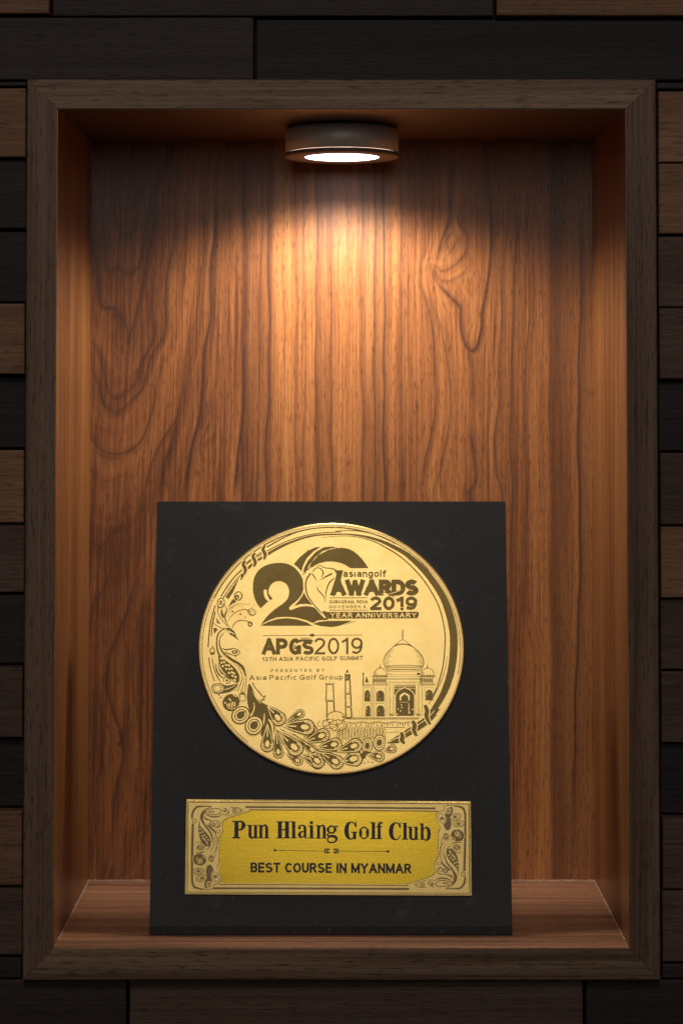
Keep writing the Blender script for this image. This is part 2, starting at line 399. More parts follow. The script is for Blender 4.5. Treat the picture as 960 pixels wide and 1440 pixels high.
    for px, w, k, ln in ((10, 3.6, .6, -20), (100, 2, .45, -45), (140, 3.6, .62, -30), (215, 1.6, .3, -10), (280, 2.2, .4, -8), (322, 1.6, .35, -5), (388, 2.6, .55, -6), (462, 2.2, .5, 0), (540, 2, .3, -18), (622, 3.2, .45, 10), (690, 3.6, .5, -2), (738, 3.4, .62, 0), (822, 2.6, .45, -14), (880, 2, .28, -20), (930, 2, .22, -8)):
        y = -900
        pts = [(px + 4 * math.sin(i * 1.3 + px), -880 + i * 210) for i in range(6)] + [(px + ln * .35 * (i + 1) / 3 + 5 * math.sin(i * 1.7 + px), 380 + i * 200) for i in range(5)]
        V(CC, 3.692, pts, w, k)
    # right hand figure
    V(R, 3.692, [(165, 120), (160, 340), (155, 440), (115, 540), (92, 640)], 2.2, .7)
    V(R, 3.692, [(85, 680), (120, 712), (180, 680), (235, 615), (243, 520), (205, 478), (190, 380)], 1.7, .6)
    V(R, 3.692, [(150, 625), (180, 575), (205, 540)], 3.4, .45)
    V(R, 3.692, [(105, 610), (130, 560), (165, 500)], 1.8, .5)
    V(R, 3.692, [(60, 690), (120, 765), (205, 740), (245, 700)], 1.8, .5)
    V(R, 3.692, [(40, 675), (100, 780), (160, 850), (205, 900), (208, 960), (215, 1030), (240, 1100), (272, 1130), (300, 1100), (318, 1010), (320, 940), (345, 820), (367, 680), (370, 500), (367, 340), (350, 100)], 2.7, .85)
    V(R, 3.692, [(255, 1120), (272, 1200), (275, 1290), (270, 1380)], 8, .38)
    V(R, 3.692, [(0, 760), (40, 900), (68, 1050), (80, 1200), (78, 1420), (62, 1570), (28, 1700), (5, 1880)], 2.4, .62)
    V(R, 3.692, [(70, 880), (120, 1060), (152, 1230), (157, 1420), (148, 1560), (112, 1720), (70, 1880)], 2.2, .5)
    V(R, 3.692, [(420, 560), (425, 900), (415, 1200), (412, 1380), (392, 1560), (395, 1760), (425, 1900), (440, 2400)], 2.8, .5)
    V(R, 3.692, [(500, 300), (498, 600), (488, 900), (475, 1300), (470, 1640), (478, 1900), (470, 2500)], 2.8, .6)
    V(R, 3.692, [(575, 600), (570, 900), (552, 1180), (540, 1400), (545, 1800), (540, 2500)], 2.6, .45)
    V(R, 3.692, [(620, 500), (640, 1000), (615, 1500), (625, 2000)], 2, .3)
    V(R, 3.692, [(825, 250), (840, 700), (830, 1100), (820, 1600), (830, 2200), (800, 3000), (790, 3800)], 3.4, .6)
    V(R, 3.692, [(265, 1560), (280, 1650), (290, 1800), (240, 1880)], 6, .5)
    V(R, 3.692, [(235, 1850), (260, 1930), (250, 2100)], 10, .45)
    # lower left field
    D = (0, 780)
    for pts, w, k in (([(690, 70), (640, 190), (615, 300), (560, 420), (530, 500), (522, 640), (555, 770), (585, 860), (600, 980), (560, 1200), (540, 1500)], 4, .6),
                      ([(700, 200), (660, 380), (640, 600), (680, 900), (640, 1300)], 3, .4), ([(470, 190), (450, 300), (430, 400)], 5, .5),
                      ([(530, 100), (500, 180), (450, 260)], 5, .45), ([(580, 850), (590, 900), (575, 925)], 5, .9), ([(480, 620), (500, 900), (470, 1250), (490, 1560)], 4, .35),
                      ([(440, 700), (430, 1000), (445, 1500)], 3, .3), ([(450, -60), (480, -20), (500, -40), (600, -140)], 5, .5)):
        V(D, 3.427, pts, w, k)
    V(B, 4, [(62, 880), (95, 930), (130, 960), (200, 950), (300, 900)], 4, .35)
    # bend the flow so that the streaks run along the veins (screened diffusion on a coarse sheet)
    def base_phi(x, y):
        dx_ = x - 158
        return np.sqrt(np.maximum(38 * (y - 90), 0) + dx_ * dx_)
    cs = 4.0; gw, gh = 190, 270; gx0, gy0 = 100.0, 190.0
    num = np.zeros((gh, gw)); cnt = np.zeros((gh, gw))
    def pin(Q, lab):
        D = np.concatenate([np.linspace(Q[i], Q[i + 1], 5) for i in range(len(Q) - 1)])
        ix = ((D[:, 0] - gx0) / cs).astype(int); iy = ((D[:, 1] - gy0) / cs).astype(int)
        ok = (ix >= 0) & (ix < gw) & (iy >= 0) & (iy < gh)
        dv = lab - base_phi(D[:, 0], D[:, 1])
        np.add.at(num, (iy[ok], ix[ok]), dv[ok]); np.add.at(cnt, (iy[ok], ix[ok]), 1)
    for Q in flow:
        vis = Q[(Q[:, 1] > 200) & (Q[:, 1] < 900)] if len(Q) > 6 else Q
        if len(vis) < 3: continue
        pin(Q, float(np.mean(base_phi(vis[:, 0], vis[:, 1]))))
    pin(np.array([(663., 395.), (664., 420.), (664., 450.)]), 505 - 34.)
    pin(np.array([(637., 350.), (636., 335.)]), 505 - 50.)
    has = cnt > 0; val0 = np.where(has, num / np.maximum(cnt, 1), 0)
    dlt = val0.copy()
    for it in range(900):
        p_ = np.pad(dlt, 1, mode='edge')
        dlt = .25 * (p_[1:-1, :-2] + p_[1:-1, 2:] + p_[:-2, 1:-1] + p_[2:, 1:-1]) * .9985
        dlt = np.where(has, dlt * .25 + val0 * .75, dlt)
    for it in range(2):
        p_ = np.pad(dlt, 1, mode='edge'); dlt = (p_[1:-1, :-2] + p_[1:-1, 2:] + p_[:-2, 1:-1] + p_[2:, 1:-1] + 2 * dlt) / 6
    fx = np.clip((PX - gx0) / cs - .5, 0, gw - 1.001); fy = np.clip((PY - gy0) / cs - .5, 0, gh - 1.001)
    ax, ay = fx.astype(int), fy.astype(int); tx, ty = fx - ax, fy - ay
    dd = (dlt[ay, ax] * (1 - tx) + dlt[ay, ax + 1] * tx) * (1 - ty) + (dlt[ay + 1, ax] * (1 - tx) + dlt[ay + 1, ax + 1] * tx) * ty
    phi = base_phi(PX, PY) + dd + wav * amp
    # broad dark bands
    band = np.zeros_like(PX)
    def bandf(xa, xb, k, ea=2.5, eb=12, lean=0.0, y0=None, y1=None):
        nonlocal band
        c = PX - lean * (PY - 200) + 1.2 * np.sin(PY / 40)
        v = k / (1 + np.exp(-(c - xa) / ea)) / (1 + np.exp((c - xb) / eb))
        if y0 is not None: v = v / (1 + np.exp(-(PY - y0) / 40)) / (1 + np.exp((PY - y1) / 40))
        band = np.maximum(band, v)
    bandf(772, 800, .80, 1.2, 10); bandf(800, 900, .34, 8, 20)
    bandf(445, 466, .30, 1.5, 3); bandf(505, 541, .30, 6, 1.5); bandf(340, 366, .35, 3, 3)
    bandf(100, 160, .28, 5, 30); bandf(355, 380, .25, 2, 2); bandf(700, 725, .16, 4, 5)
    me = bpy.data.meshes.new('back_panel')
    V3 = np.stack([GX, np.full_like(GX, DEP), GZ], -1).reshape(-1, 3)
    idx = np.arange(nx * nz).reshape(nz, nx)
    F = np.stack([idx[:-1, :-1], idx[:-1, 1:], idx[1:, 1:], idx[1:, :-1]], -1).reshape(-1, 4)
    me.vertices.add(len(V3)); me.vertices.foreach_set('co', V3.ravel())
    me.loops.add(F.size); me.loops.foreach_set('vertex_index', F.ravel())
    me.polygons.add(len(F)); me.polygons.foreach_set('loop_start', np.arange(0, F.size, 4)); me.update(calc_edges=True)
    for nm, ar in (('grain_u', phi * kx), ('vein', np.clip(vein * 1.45, 0, 1)), ('band', band)):
        at_ = me.attributes.new(nm, 'FLOAT', 'POINT'); at_.data.foreach_set('value', ar.astype(np.float32).ravel())
    me.shade_smooth()
    return sub(obj('back_panel', me, 'back'))
back_panel()
sub(obj('back_board', box(x0 - T, x1 + T, DEP + .0005, DEP + T, z0 + .0001, z1 - .0001), 'dark'))

# ------------------------------------------------------------------ puck lamp under the niche top
def lathe(prof, n=96):
    bm = bmesh.new(); rings = []
    for r, z in prof:
        rings.append([bm.verts.new((r * math.cos(2 * math.pi * i / n), r * math.sin(2 * math.pi * i / n), z)) for i in range(n)])
    for a, b in zip(rings, rings[1:]):
        for i in range(n): bm.faces.new((a[i], a[(i + 1) % n], b[(i + 1) % n], b[i]))
    return bm, rings
LY = .0905
pz = z1 - .0008; pr = .0362; ph = .0185
puck = thing('puck_light', 'round bronze puck light glowing under the top panel of the niche', 'light', (0.0003, LY, pz))
bm, rings = lathe([(pr - .003, 0), (pr - .0012, -.0004), (pr - .0008, -.0016), (pr, -.0022), (pr, -.0156), (pr - .0008, -.0157)])
bm.faces.new(rings[0]); bmesh.ops.recalc_face_normals(bm, faces=bm.faces)
h = obj('housing', bm, 'lamp', puck, True)
bm, rings = lathe([(pr - .0010, -.0158), (pr + .0001, -.0160), (pr + .0001, -ph + .0002), (pr - .0002, -ph), (.0242, -ph - .0001), (.0236, -ph + .0006)])
bmesh.ops.recalc_face_normals(bm, faces=bm.faces)
obj('trim_ring', bm, 'ring', puck, True)
bm = bmesh.new(); bmesh.ops.create_circle(bm, cap_ends=True, radius=.0237, segments=96)
for v in bm.verts: v.co.z = -ph + .0003
bmesh.ops.reverse_faces(bm, faces=bm.faces)
obj('lens', bm, 'lens', puck)
def spot_lamp(name, z, deg, blend, power, rad):
    l = bpy.data.lights.new(name, 'SPOT'); l.spot_size = math.radians(deg); l.spot_blend = blend; l.energy = power; l.shadow_soft_size = rad
    l.color = (1.0, .90, .80); o = bpy.data.objects.new(name, l); C.objects.link(o); o.parent = puck; o.location = (0, 0, z - pz + pz)
    return o
spot_lamp('puck_light_glow', -ph - .0035, 157, .46, 3.9, .020)
spot_lamp('puck_light_beam', -ph - .0035, 116, 1.0, 1.45, .020)

# ------------------------------------------------------------------ the plaque
b_l, b_r = at(210, 1303, .027), at(720, 1303, .027)
t_y = .069
t_l, t_r = at(219, 704, t_y), at(709, 706, t_y)
BZ0 = b_l.z; lean = math.atan2(t_y - .027, (t_l.z + t_r.z) / 2 - BZ0)
BCX = (b_l.x + b_r.x) / 2
BW = (b_r.x - b_l.x + t_r.x - t_l.x) / 2; BH = math.hypot(t_y - .027, (t_l.z + t_r.z) / 2 - BZ0)
plaque = thing('award_plaque', 'black award plaque with round gold medal and gold name plate leaning in the niche', 'plaque', (BCX, .027, BZ0), (-lean, 0, 0))
UV_o = Vector((BCX, .027, BZ0)); UV_u = Vector((1, 0, 0)); UV_v = Vector((0, math.sin(lean), math.cos(lean))); UV_n = Vector((0, -math.cos(lean), math.sin(lean)))
CAMP = Vector((0, -DIST, 0))
def bl(px, py, h=0.0):
    """photo pixel -> (u, v) on the board face, h metres proud of it"""
    dx, dy = (px - 480) / FPX, (449 - py) / FPX
    d = Vector((dx, math.cos(PITCH) - dy * math.sin(PITCH), math.sin(PITCH) + dy * math.cos(PITCH)))
    o = UV_o + UV_n * h
    t = (o - CAMP).dot(UV_n) / d.dot(UV_n)
    p = CAMP + d * t - o
    return p.dot(UV_u), p.dot(UV_v)
TH = .021
bm = bmesh.new()
hw = BW / 2
# profile in (y, z): front face, chamfered lower front edge that turns under
prof = [(0, 0), (0, BH), (TH, BH), (TH, -.0045), (.0042, -.0060), (.0012, -.0052)]
A_ = [bm.verts.new((-hw, y, z)) for y, z in prof]; B_ = [bm.verts.new((hw, y, z)) for y, z in prof]
# lower edge: tuck the underside in so that it reads as a bevel
n = len(prof); bm.faces.new(A_); bm.faces.new(B_[::-1])
for i in range(n): bm.faces.new((A_[i], B_[i], B_[(i + 1) % n], A_[(i + 1) % n]))
bmesh.ops.recalc_face_normals(bm, faces=bm.faces)
bmesh.ops.bevel(bm, geom=[e for e in bm.edges if e.calc_face_angle(0) > .6], offset=.0006, segments=2, affect='EDGES')
obj('board', bm, 'board', plaque)
bm = bmesh.new()   # prop behind the board, reaching down to the shelf
foot = Vector((0, .0, 0))
top_v = .17; by = TH
Rm = Matrix.Rotation(lean, 3, 'X')
shelf_pt = Rm @ Vector((0, .100, z0 + .0005 - BZ0)) if False else None
p_top = Vector((0, TH, top_v)); 
wshelf = Vector((BCX, .125, z0 + .0008)); p_bot = Matrix.Rotation(lean, 3, 'X') @ (wshelf - UV_o)
for w_, p, q in ((.022, p_top, p_bot),):
    v = [bm.verts.new((sx * w_, pt.y + dy, pt.z)) for pt in (p, q) for sx in (-1, 1) for dy in (0, .003)]
bmesh.ops.convex_hull(bm, input=bm.verts)
obj('easel_prop', bm, 'board', plaque)

# ---- engraver: thin plates of metal laid one on another, drawn in photo pixels and projected on the board
class Art:
    def __init__(s, base):
        s.base = base; s.v = []; s.f = []; s.m = []; s.mats = []; s.n = 0
        s.o = (0, 0); s.s = 1.0; s.rot = None
    def Z(s, ox, oy, sc): s.o = (ox, oy); s.s = sc; return s
    def P(s, p):
        x, y = p[0] / s.s + s.o[0], p[1] / s.s + s.o[1]
        if s.rot: x, y = s.rot[0] - x, s.rot[1] - y
        return x, y
    def mi(s, mat):
        if mat not in s.mats: s.mats.append(mat)
        return s.mats.index(mat)
    def emit(s, pts, tris, outline, mat, lay):
        s.n += 1
        h = s.base + lay * 4e-5 + (s.n % 12) * 3e-6 + .00008
        k = len(s.v); mi = s.mi(mat)
        for x, y in pts:
            u, v = bl(x, y, h); s.v.append((u, -h, v))
        for t in tris: s.f.append([k + i for i in t]); s.m.append(mi)
        if outline:
            k2 = len(s.v); h0 = h - 6e-5
            for i in outline:
                x, y = pts[i]; u, v = bl(x, y, h); s.v.append((u, -h0, v))
            m = len(outline)
            for i in range(m):
                j = (i + 1) % m
                s.f.append([k + outline[i], k + outline[j], k2 + j, k2 + i]); s.m.append(mi)
    @staticmethod
    def cr(P, closed, sub=5):
        P = [tuple(p) for p in P]; n = len(P); out = []
        rng = range(n) if closed else range(n - 1)
        g = (lambda i: P[i % n]) if closed else (lambda i: P[min(max(i, 0), n - 1)])
        for i in rng:
            p0, p1, p2, p3 = g(i - 1), g(i), g(i + 1), g(i + 2)
            for j in range(sub):
                t = j / sub
                out.append(tuple(.5 * (2 * b + (-a + c) * t + (2 * a - 5 * b + 4 * c - d) * t * t + (-a + 3 * b - 3 * c + d) * t ** 3) for a, b, c, d in zip(p0, p1, p2, p3)))
        if not closed: out.append(P[-1])
        return out
    def poly(s, pts, mat='etch', lay=0, smooth=False, sub=5):
        q = [s.P(p) for p in pts]
        if smooth: q = s.cr(q, True, sub)
        c = [q[0]]
        for p in q[1:]:
            if abs(p[0] - c[-1][0]) + abs(p[1] - c[-1][1]) > 1e-3: c.append(p)
        if abs(c[0][0] - c[-1][0]) + abs(c[0][1] - c[-1][1]) < 1e-3: c.pop()
        tr = tessellate_polygon([[Vector((a, b, 0)) for a, b in c]])
        s.emit(c, tr, list(range(len(c))), mat, lay)
    def stroke(s, pts, w, mat='etch', lay=1, smooth=True, sub=5, cap=True):
        """w: one width or one per point (in the same units as pts)"""
        q = [s.P(p) for p in pts]; ws = [w / s.s] * len(q) if isinstance(w, (int, float)) else [a / s.s for a in w]
        q3 = [(a[0], a[1], b) for a, b in zip(q, ws)]
        if smooth and len(q) > 2: q3 = s.cr(q3, False, sub)
        L_, R_ = [], []
        for i, (x, y, ww) in enumerate(q3):
            a = q3[max(i - 1, 0)]; b = q3[min(i + 1, len(q3) - 1)]
            dx, dy = b[0] - a[0], b[1] - a[1]; l = math.hypot(dx, dy) or 1; nx, ny = -dy / l * ww / 2, dx / l * ww / 2
            L_.append((x + nx, y + ny)); R_.append((x - nx, y - ny))
        n = len(q3); pts2 = L_ + R_
        tr = []
        for i in range(n - 1): tr += [(i, i + 1, n + i + 1, n + i)]
        s.emit(pts2, tr, list(range(n)) + list(range(2 * n - 1, n - 1, -1)), mat, lay)
    def ell(s, c, rx, ry, mat='etch', lay=0, ang=0, n=36):
        ca, sa = math.cos(math.radians(ang)), math.sin(math.radians(ang))
        s.poly([(c[0] + rx * math.cos(t) * ca - ry * math.sin(t) * sa, c[1] + rx * math.cos(t) * sa + ry * math.sin(t) * ca)
                for t in [2 * math.pi * i / n for i in range(n)]], mat, lay)
    def ring(s, c, rx, ry, w, mat='etch', lay=1, ang=0, n=36, a0=0, a1=360):
        ca, sa = math.cos(math.radians(ang)), math.sin(math.radians(ang))
        tt = [math.radians(a0 + (a1 - a0) * i / n) for i in range(n + 1)]
        s.stroke([(c[0] + rx * math.cos(t) * ca - ry * math.sin(t) * sa, c[1] + rx * math.cos(t) * sa + ry * math.sin(t) * ca) for t in tt], w, mat, lay, smooth=False)
    def rect(s, x0, y0, x1, y1, mat='etch', lay=0): s.poly([(x0, y0), (x1, y0), (x1, y1), (x0, y1)], mat, lay)
    def text(s, body, x0, y0, x1, yb, wt=.16, mat='etch', lay=1, gap=.16, tilt=0.0, shear=0.0, word=.32, wy=None):
        """letters drawn with a square-ended pen between cap line y0 and baseline yb, fitted to x0..x1; wt is the pen in cap heights"""
        H = yb - y0; T = 0; lay_out = []
        for ch in body:
            if ch == ' ': T += word; continue
            w, st = GLYPH[ch]; lay_out.append((T, w, st)); T += w + gap + wt
        T -= gap
        pen = wt * H; sx = (x1 - x0) / T
        for tx, w, st in lay_out:
            for pts in st:
                q = []
                for gx, gy in pts:
                    x = x0 + pen / 2 * min(1, sx / H) + (tx + gx) * sx + shear * (1 - gy) * H
                    y = y0 + pen / 2 + gy * (H - pen)
                    q.append((x, y + tilt * (x - x0) / (x1 - x0)))
                def ext(a, b):
                    d = math.hypot(a[0] - b[0], a[1] - b[1]) or 1; k = pen * .49 / d
                    return (a[0] + (a[0] - b[0]) * k, a[1] + (a[1] - b[1]) * k)
                if math.hypot(q[0][0] - q[-1][0], q[0][1] - q[-1][1]) > .01 * H:
                    q[0] = ext(q[0], q[1]) if len(q) < 6 else q[0]; q[-1] = ext(q[-1], q[-2]) if len(q) < 6 or abs(pts[-1][1] - pts[-2][1]) < 1e-6 or abs(pts[-1][0] - pts[-2][0]) < 1e-6 else q[-1]
                s.stroke(q, pen, mat, lay, smooth=False)
    def make(s, name, parent, label=None):
        me = bpy.data.meshes.new(name); me.from_pydata(s.v, [], s.f)
        me.polygons.foreach_set('material_index', s.m)
        # all faces on the show side look outwards (-y)
        me.update()
        bm = bmesh.new(); bm.from_mesh(me)
        for f in bm.faces:
            if f.normal.y > .5: f.normal_flip()
        bm.to_mesh(me); bm.free()
        o = obj(name, me, s.mats or ['etch'], parent)
        if label: o['label'] = label
        return o

def arc(cx, cy, rx, ry, a0, a1, n=12):
    return [(cx + rx * math.cos(math.radians(a0 + (a1 - a0) * i / n)), cy + ry * math.sin(math.radians(a0 + (a1 - a0) * i / n))) for i in range(n + 1)]
_s = [*arc(.29, .235, .27, .235, -25, -180, 9), *arc(.30, .235, .28, .25, 180, 100, 5), *arc(.30, .75, .28, .25, -80, 0, 5), *arc(.29, .75, .29, .25, 0, 155, 9)]
_h = lambda pts: [(x * .82, .3 + y * .7) for x, y in pts]
GLYPH = {
 'A': (.68, [[(0, 1), (.34, 0)], [(.34, 0), (.68, 1)], [(.12, .68), (.56, .68)]]),
 'B': (.54, [[(0, 0), (0, 1)], [(0, 0), *arc(.30, .235, .22, .235, -90, 90), (0, .47)], [(0, .47), *arc(.30, .735, .24, .265, -90, 90), (0, 1)]]),
 'C': (.60, [arc(.32, .5, .32, .5, -38, -322, 22)]),
 'D': (.60, [[(0, 0), (0, 1)], [(0, 0), (.2, 0), *arc(.24, .5, .36, .5, -90, 90, 14), (.2, 1), (0, 1)]]),
 'E': (.48, [[(0, 0), (0, 1)], [(0, 0), (.48, 0)], [(0, .48), (.44, .48)], [(0, 1), (.48, 1)]]),
 'F': (.46, [[(0, 0), (0, 1)], [(0, 0), (.46, 0)], [(0, .48), (.42, .48)]]),
 'G': (.64, [arc(.32, .5, .32, .5, -42, -335, 22), [(.38, .56), (.62, .56)], [(.62, .56), (.62, .95)]]),
 'H': (.56, [[(0, 0), (0, 1)], [(.56, 0), (.56, 1)], [(0, .48), (.56, .48)]]),
 'I': (.02, [[(.01, 0), (.01, 1)]]),
 'L': (.44, [[(0, 0), (0, 1)], [(0, 1), (.44, 1)]]),
 'M': (.74, [[(0, 0), (0, 1)], [(.74, 0), (.74, 1)], [(0, 0), (.37, .92)], [(.37, .92), (.74, 0)]]),
 'N': (.58, [[(0, 0), (0, 1)], [(.58, 0), (.58, 1)], [(0, 0), (.58, 1)]]),
 'O': (.66, [arc(.33, .5, .33, .5, 0, 360, 26)]),
 'P': (.52, [[(0, 0), (0, 1)], [(0, 0), (.24, 0), *arc(.28, .27, .24, .27, -90, 90), (.24, .54), (0, .54)]]),
 'R': (.56, [[(0, 0), (0, 1)], [(0, 0), (.24, 0), *arc(.28, .25, .24, .25, -90, 90), (.24, .50), (0, .50)], [(.26, .50), (.56, 1)]]),
 'S': (.58, [_s]),
 'T': (.56, [[(0, 0), (.56, 0)], [(.28, 0), (.28, 1)]]),
 'U': (.56, [[(0, 0), (0, .6)], [(.56, 0), (.56, .6)], arc(.28, .6, .28, .4, 0, 180, 14)]),
 'V': (.66, [[(0, 0), (.33, 1)], [(.33, 1), (.66, 0)]]),
 'W': (.96, [[(0, 0), (.24, 1)], [(.24, 1), (.48, .05)], [(.48, .05), (.72, 1)], [(.72, 1), (.96, 0)]]),
 'Y': (.62, [[(0, 0), (.31, .52)], [(.31, .52), (.62, 0)], [(.31, .5), (.31, 1)]]),
 '0': (.50, [arc(.25, .5, .25, .5, 0, 360, 26)]),
 '1': (.26, [[(.24, 0), (.24, 1)], [(0, .2), (.22, .06)]]),
 '2': (.50, [[*arc(.25, .27, .24, .27, -170, 20, 10), (.40, .50), (.18, .76), (.03, .97)], [(.02, 1), (.50, 1)]]),
 '3': (.50, [[*arc(.24, .25, .23, .25, -160, 80, 9)], [*arc(.24, .74, .25, .26, -90, 160, 10)], [(.18, .48), (.26, .48)]]),
 '6': (.50, [arc(.25, .68, .25, .32, 0, 360, 22), [(.0, .68), (.01, .4), (.10, .12), (.26, 0), (.42, .05)]]),
 '9': (.50, [arc(.25, .32, .25, .32, 0, 360, 22), [(.50, .32), (.49, .6), (.40, .88), (.24, 1.0), (.06, .93)]]),
 ',': (.02, [[(.02, .96), (.0, 1.12)]]),
 'a': (.42, [_h([(.02, .22), (.1, .04), (.27, 0), (.44, .06), (.5, .24), (.5, .98)]), _h([(.5, .42), (.22, .46), (.03, .56), (.02, .82), (.17, 1), (.38, .93), (.5, .74)])]),
 'c': (.40, [[(x * .82, .3 + y * .7) for x, y in arc(.27, .5, .27, .5, -45, -315, 16)]]),
 'f': (.26, [[(.28, 0.01), (.17, .02), (.11, .12), (.11, .5), (.11, 1)], [(0, .31), (.26, .31)]]),
 'g': (.42, [[(x * .82, .3 + y * .7) for x, y in arc(.25, .48, .25, .48, 0, 360, 20)], [(.42, .3), (.42, 1.05), (.40, 1.2), (.25, 1.30), (.04, 1.24)]]),
 'i': (.02, [[(.01, .40), (.01, 1)], [(.01, .0), (.01, .01)]]),
 'l': (.02, [[(.01, 0), (.01, 1)]]),
 'n': (.40, [[(0, .3), (0, 1)], [(0, .5), (.08, .36), (.22, .3), (.35, .36), (.40, .52), (.40, .8), (.40, 1)]]),
 'o': (.44, [[(x * .82, .3 + y * .7) for x, y in arc(.27, .5, .27, .5, 0, 360, 20)]]),
 'p': (.44, [[(0, .3), (0, 1.28)], [(x * .82, .3 + y * .7) for x, y in arc(.27, .5, .27, .5, 0, 360, 20)]]),
 'r': (.24, [[(0, .3), (0, 1)], [(0, .52), (.08, .36), (.24, .31)]]),
 's': (.38, [_h([(x * .85, y) for x, y in _s])]),
 'u': (.40, [[(.40, .3), (.40, 1)], [(0, .3), (0, .7), (.04, .92), (.17, 1), (.30, .95), (.40, .78)]]),
}
# ---- medal disc
MT = .0034
mc = bl(465.5, 913, MT); ml = bl(278.5, 913, MT); mr = bl(653, 913, MT); mtp = bl(465, 735.5, MT); mb = bl(465, 1090, MT)
mrx = (mr[0] - ml[0]) / 2; mrz = (mtp[1] - mb[1]) / 2; mcx = (mr[0] + ml[0]) / 2; mcz = (mtp[1] + mb[1]) / 2
def disc(profile, n=160):
    bm = bmesh.new(); rings = []
    for inset, y in profile:
        rings.append([bm.verts.new((mcx + (mrx - inset) * math.cos(2 * math.pi * i / n), y, mcz + (mrz - inset) * math.sin(2 * math.pi * i / n))) for i in range(n)])
    for a, b in zip(rings, rings[1:]):
        for i in range(n): bm.faces.new((a[i], a[(i + 1) % n], b[(i + 1) % n], b[i]))
    bm.faces.new(rings[-1]); bmesh.ops.recalc_face_normals(bm, faces=bm.faces)
    return bm
bm = disc([(0, -.0001), (0, -MT + .0005), (.0004, -MT + .0001), (.0010, -MT)])
medal = obj('medal', bm, 'gold', plaque)
for p in medal.data.polygons: p.use_smooth = len(p.vertices) == 4
G = 'gold'
# border: rings, bands and binding ropes
a = Art(MT)
a.ring((465.7, 912.8), 184.6, 174.4, 2.2, 'rim', 0, n=120)
a.ring((465.7, 912.8), 181.6, 171.6, 1.0, 'etch', 0, n=80, a0=130, a1=372)
a.ring((465.7, 912.8), 180.8, 171.0, 1.3, 'etch', 0, n=70, a0=205, a1=300)
K = a.Z(540, 760, 4.8)
thick = [(-340, -42), (-250, -42), (-150, -30), (-40, -2), (60, 42), (170, 108), (300, 238), (400, 390), (455, 560), (470, 700), (452, 880), (402, 1030), (330, 1150), (285, 1205)]
a.stroke(thick, [6, 9, 14, 20, 26, 34, 42, 46, 50, 52, 50, 44, 36, 28], 'etch', 0)
a.stroke([(-420, -20), (-300, -30), (-200, -26), (-90, 0), (0, 42), (120, 118), (240, 235), (320, 350), (370, 450), (402, 570), (411, 680), (396, 850), (352, 1000), (300, 1105)], [3, 4, 5, 6, 8, 8, 8, 8, 8, 8, 8, 8, 7, 5], 'etch', 1)
a.stroke([(330, 1060), (380, 960), (408, 880), (428, 780)], [7, 5, 4, 2], 'etch', 1)
a.stroke([(-330, -62), (-200, -66), (-60, -40), (60, 10), (200, 100), (320, 230), (420, 380), (480, 540), (505, 700)], [5, 6, 6, 6, 5, 4, 4, 3, 2], 'etch', 1)
# rope at the lower right
a.Z(450, 860, 4.364)
a.poly([(420, 800), (470, 770), (520, 735), (580, 690), (660, 640), (700, 590), (735, 600), (690, 660), (620, 715), (540, 765), (480, 810), (410, 812)], 'etch', 0)
a.stroke([(415, 806), (480, 778), (560, 732), (650, 672), (700, 622)], [10, 34, 44, 48, 40], 'etch', 0)
a.stroke([(405, 808), (480, 772), (560, 722), (650, 662), (700, 610)], 4.5, G, 1)
for pts in ([(498, 742), (505, 770), (500, 790), (518, 812)], [(566, 672), (580, 700), (575, 730), (592, 766)], [(642, 575), (656, 610), (652, 645), (674, 694)]):
    a.stroke(pts, [32, 38, 38, 28], G, 2); a.stroke(pts, [20, 26, 26, 15], 'etch', 3)
# binding at the upper left with its rods
a.Z(270, 720, 4.571)
a.stroke([(480, 226), (590, 165), (700, 122), (830, 100), (960, 98)], [9, 8, 7, 6, 5], 'etch', 1)
a.stroke([(480, 252), (590, 196), (700, 158), (830, 135), (960, 128)], [6, 6, 6, 6, 5], 'etch', 1)
a.stroke([(470, 282), (560, 228), (680, 178), (800, 150), (960, 142)], [18, 18, 13, 10, 9], 'etch', 0)
a.stroke([(320, 368), (360, 328), (400, 300), (450, 268)], 7, 'etch', 1)
a.stroke([(330, 395), (370, 352), (410, 318), (455, 290)], 16, 'etch', 1)
a.stroke([(330, 345), (370, 310), (420, 275), (460, 250)], 6, 'etch', 1)
for c in ((335, 358), (398, 308), (462, 262)):
    p = [(c[0] - 10, c[1] - 48), (c[0] - 2, c[1] - 18), (c[0] - 2, c[1] + 14), (c[0] + 16, c[1] + 44)]
    p = [(c[0] + 6, c[1] - 46), (c[0] - 6, c[1] - 20), (c[0] + 8, c[1] + 12), (c[0] + 0, c[1] + 44)]
    a.stroke(p, [26, 34, 36, 26], G, 2); a.stroke(p, [14, 21, 23, 12], 'etch', 3)
a.stroke([(320, 372), (270, 420), (225, 480), (185, 545)], [9, 8, 8, 7], 'etch', 1)
a.stroke([(325, 392), (280, 440), (235, 500), (198, 556)], [6, 6, 6, 6], 'etch', 1)
a.poly([(305, 420), (215, 545), (232, 562), (262, 520)], 'etch', 0)
a.stroke([(330, 392), (322, 415), (312, 440)], [16, 16, 4], 'etch', 1)
a.stroke([(150, 600), (128, 670), (112, 760), (103, 870)], [7, 8, 8, 7], 'etch', 1)
a.stroke([(148, 640), (128, 740), (124, 800)], [8, 8, 6], 'etch', 1)
a.Z(270, 800, 7.2)
a.stroke([(170, 900), (180, 980), (200, 1060), (228, 1140)], 10, 'etch', 1)
a.stroke([(205, 910), (215, 980), (245, 1070), (290, 1150)], [10, 9, 12, 8], 'etch', 1)
a.stroke([(395, 690), (380, 650)], 3, 'etch', 1)
a.make('engraved_border', medal)

# ---- peacock
a = Art(MT)
a.Z(270, 800, 7.2)
E = 'etch'
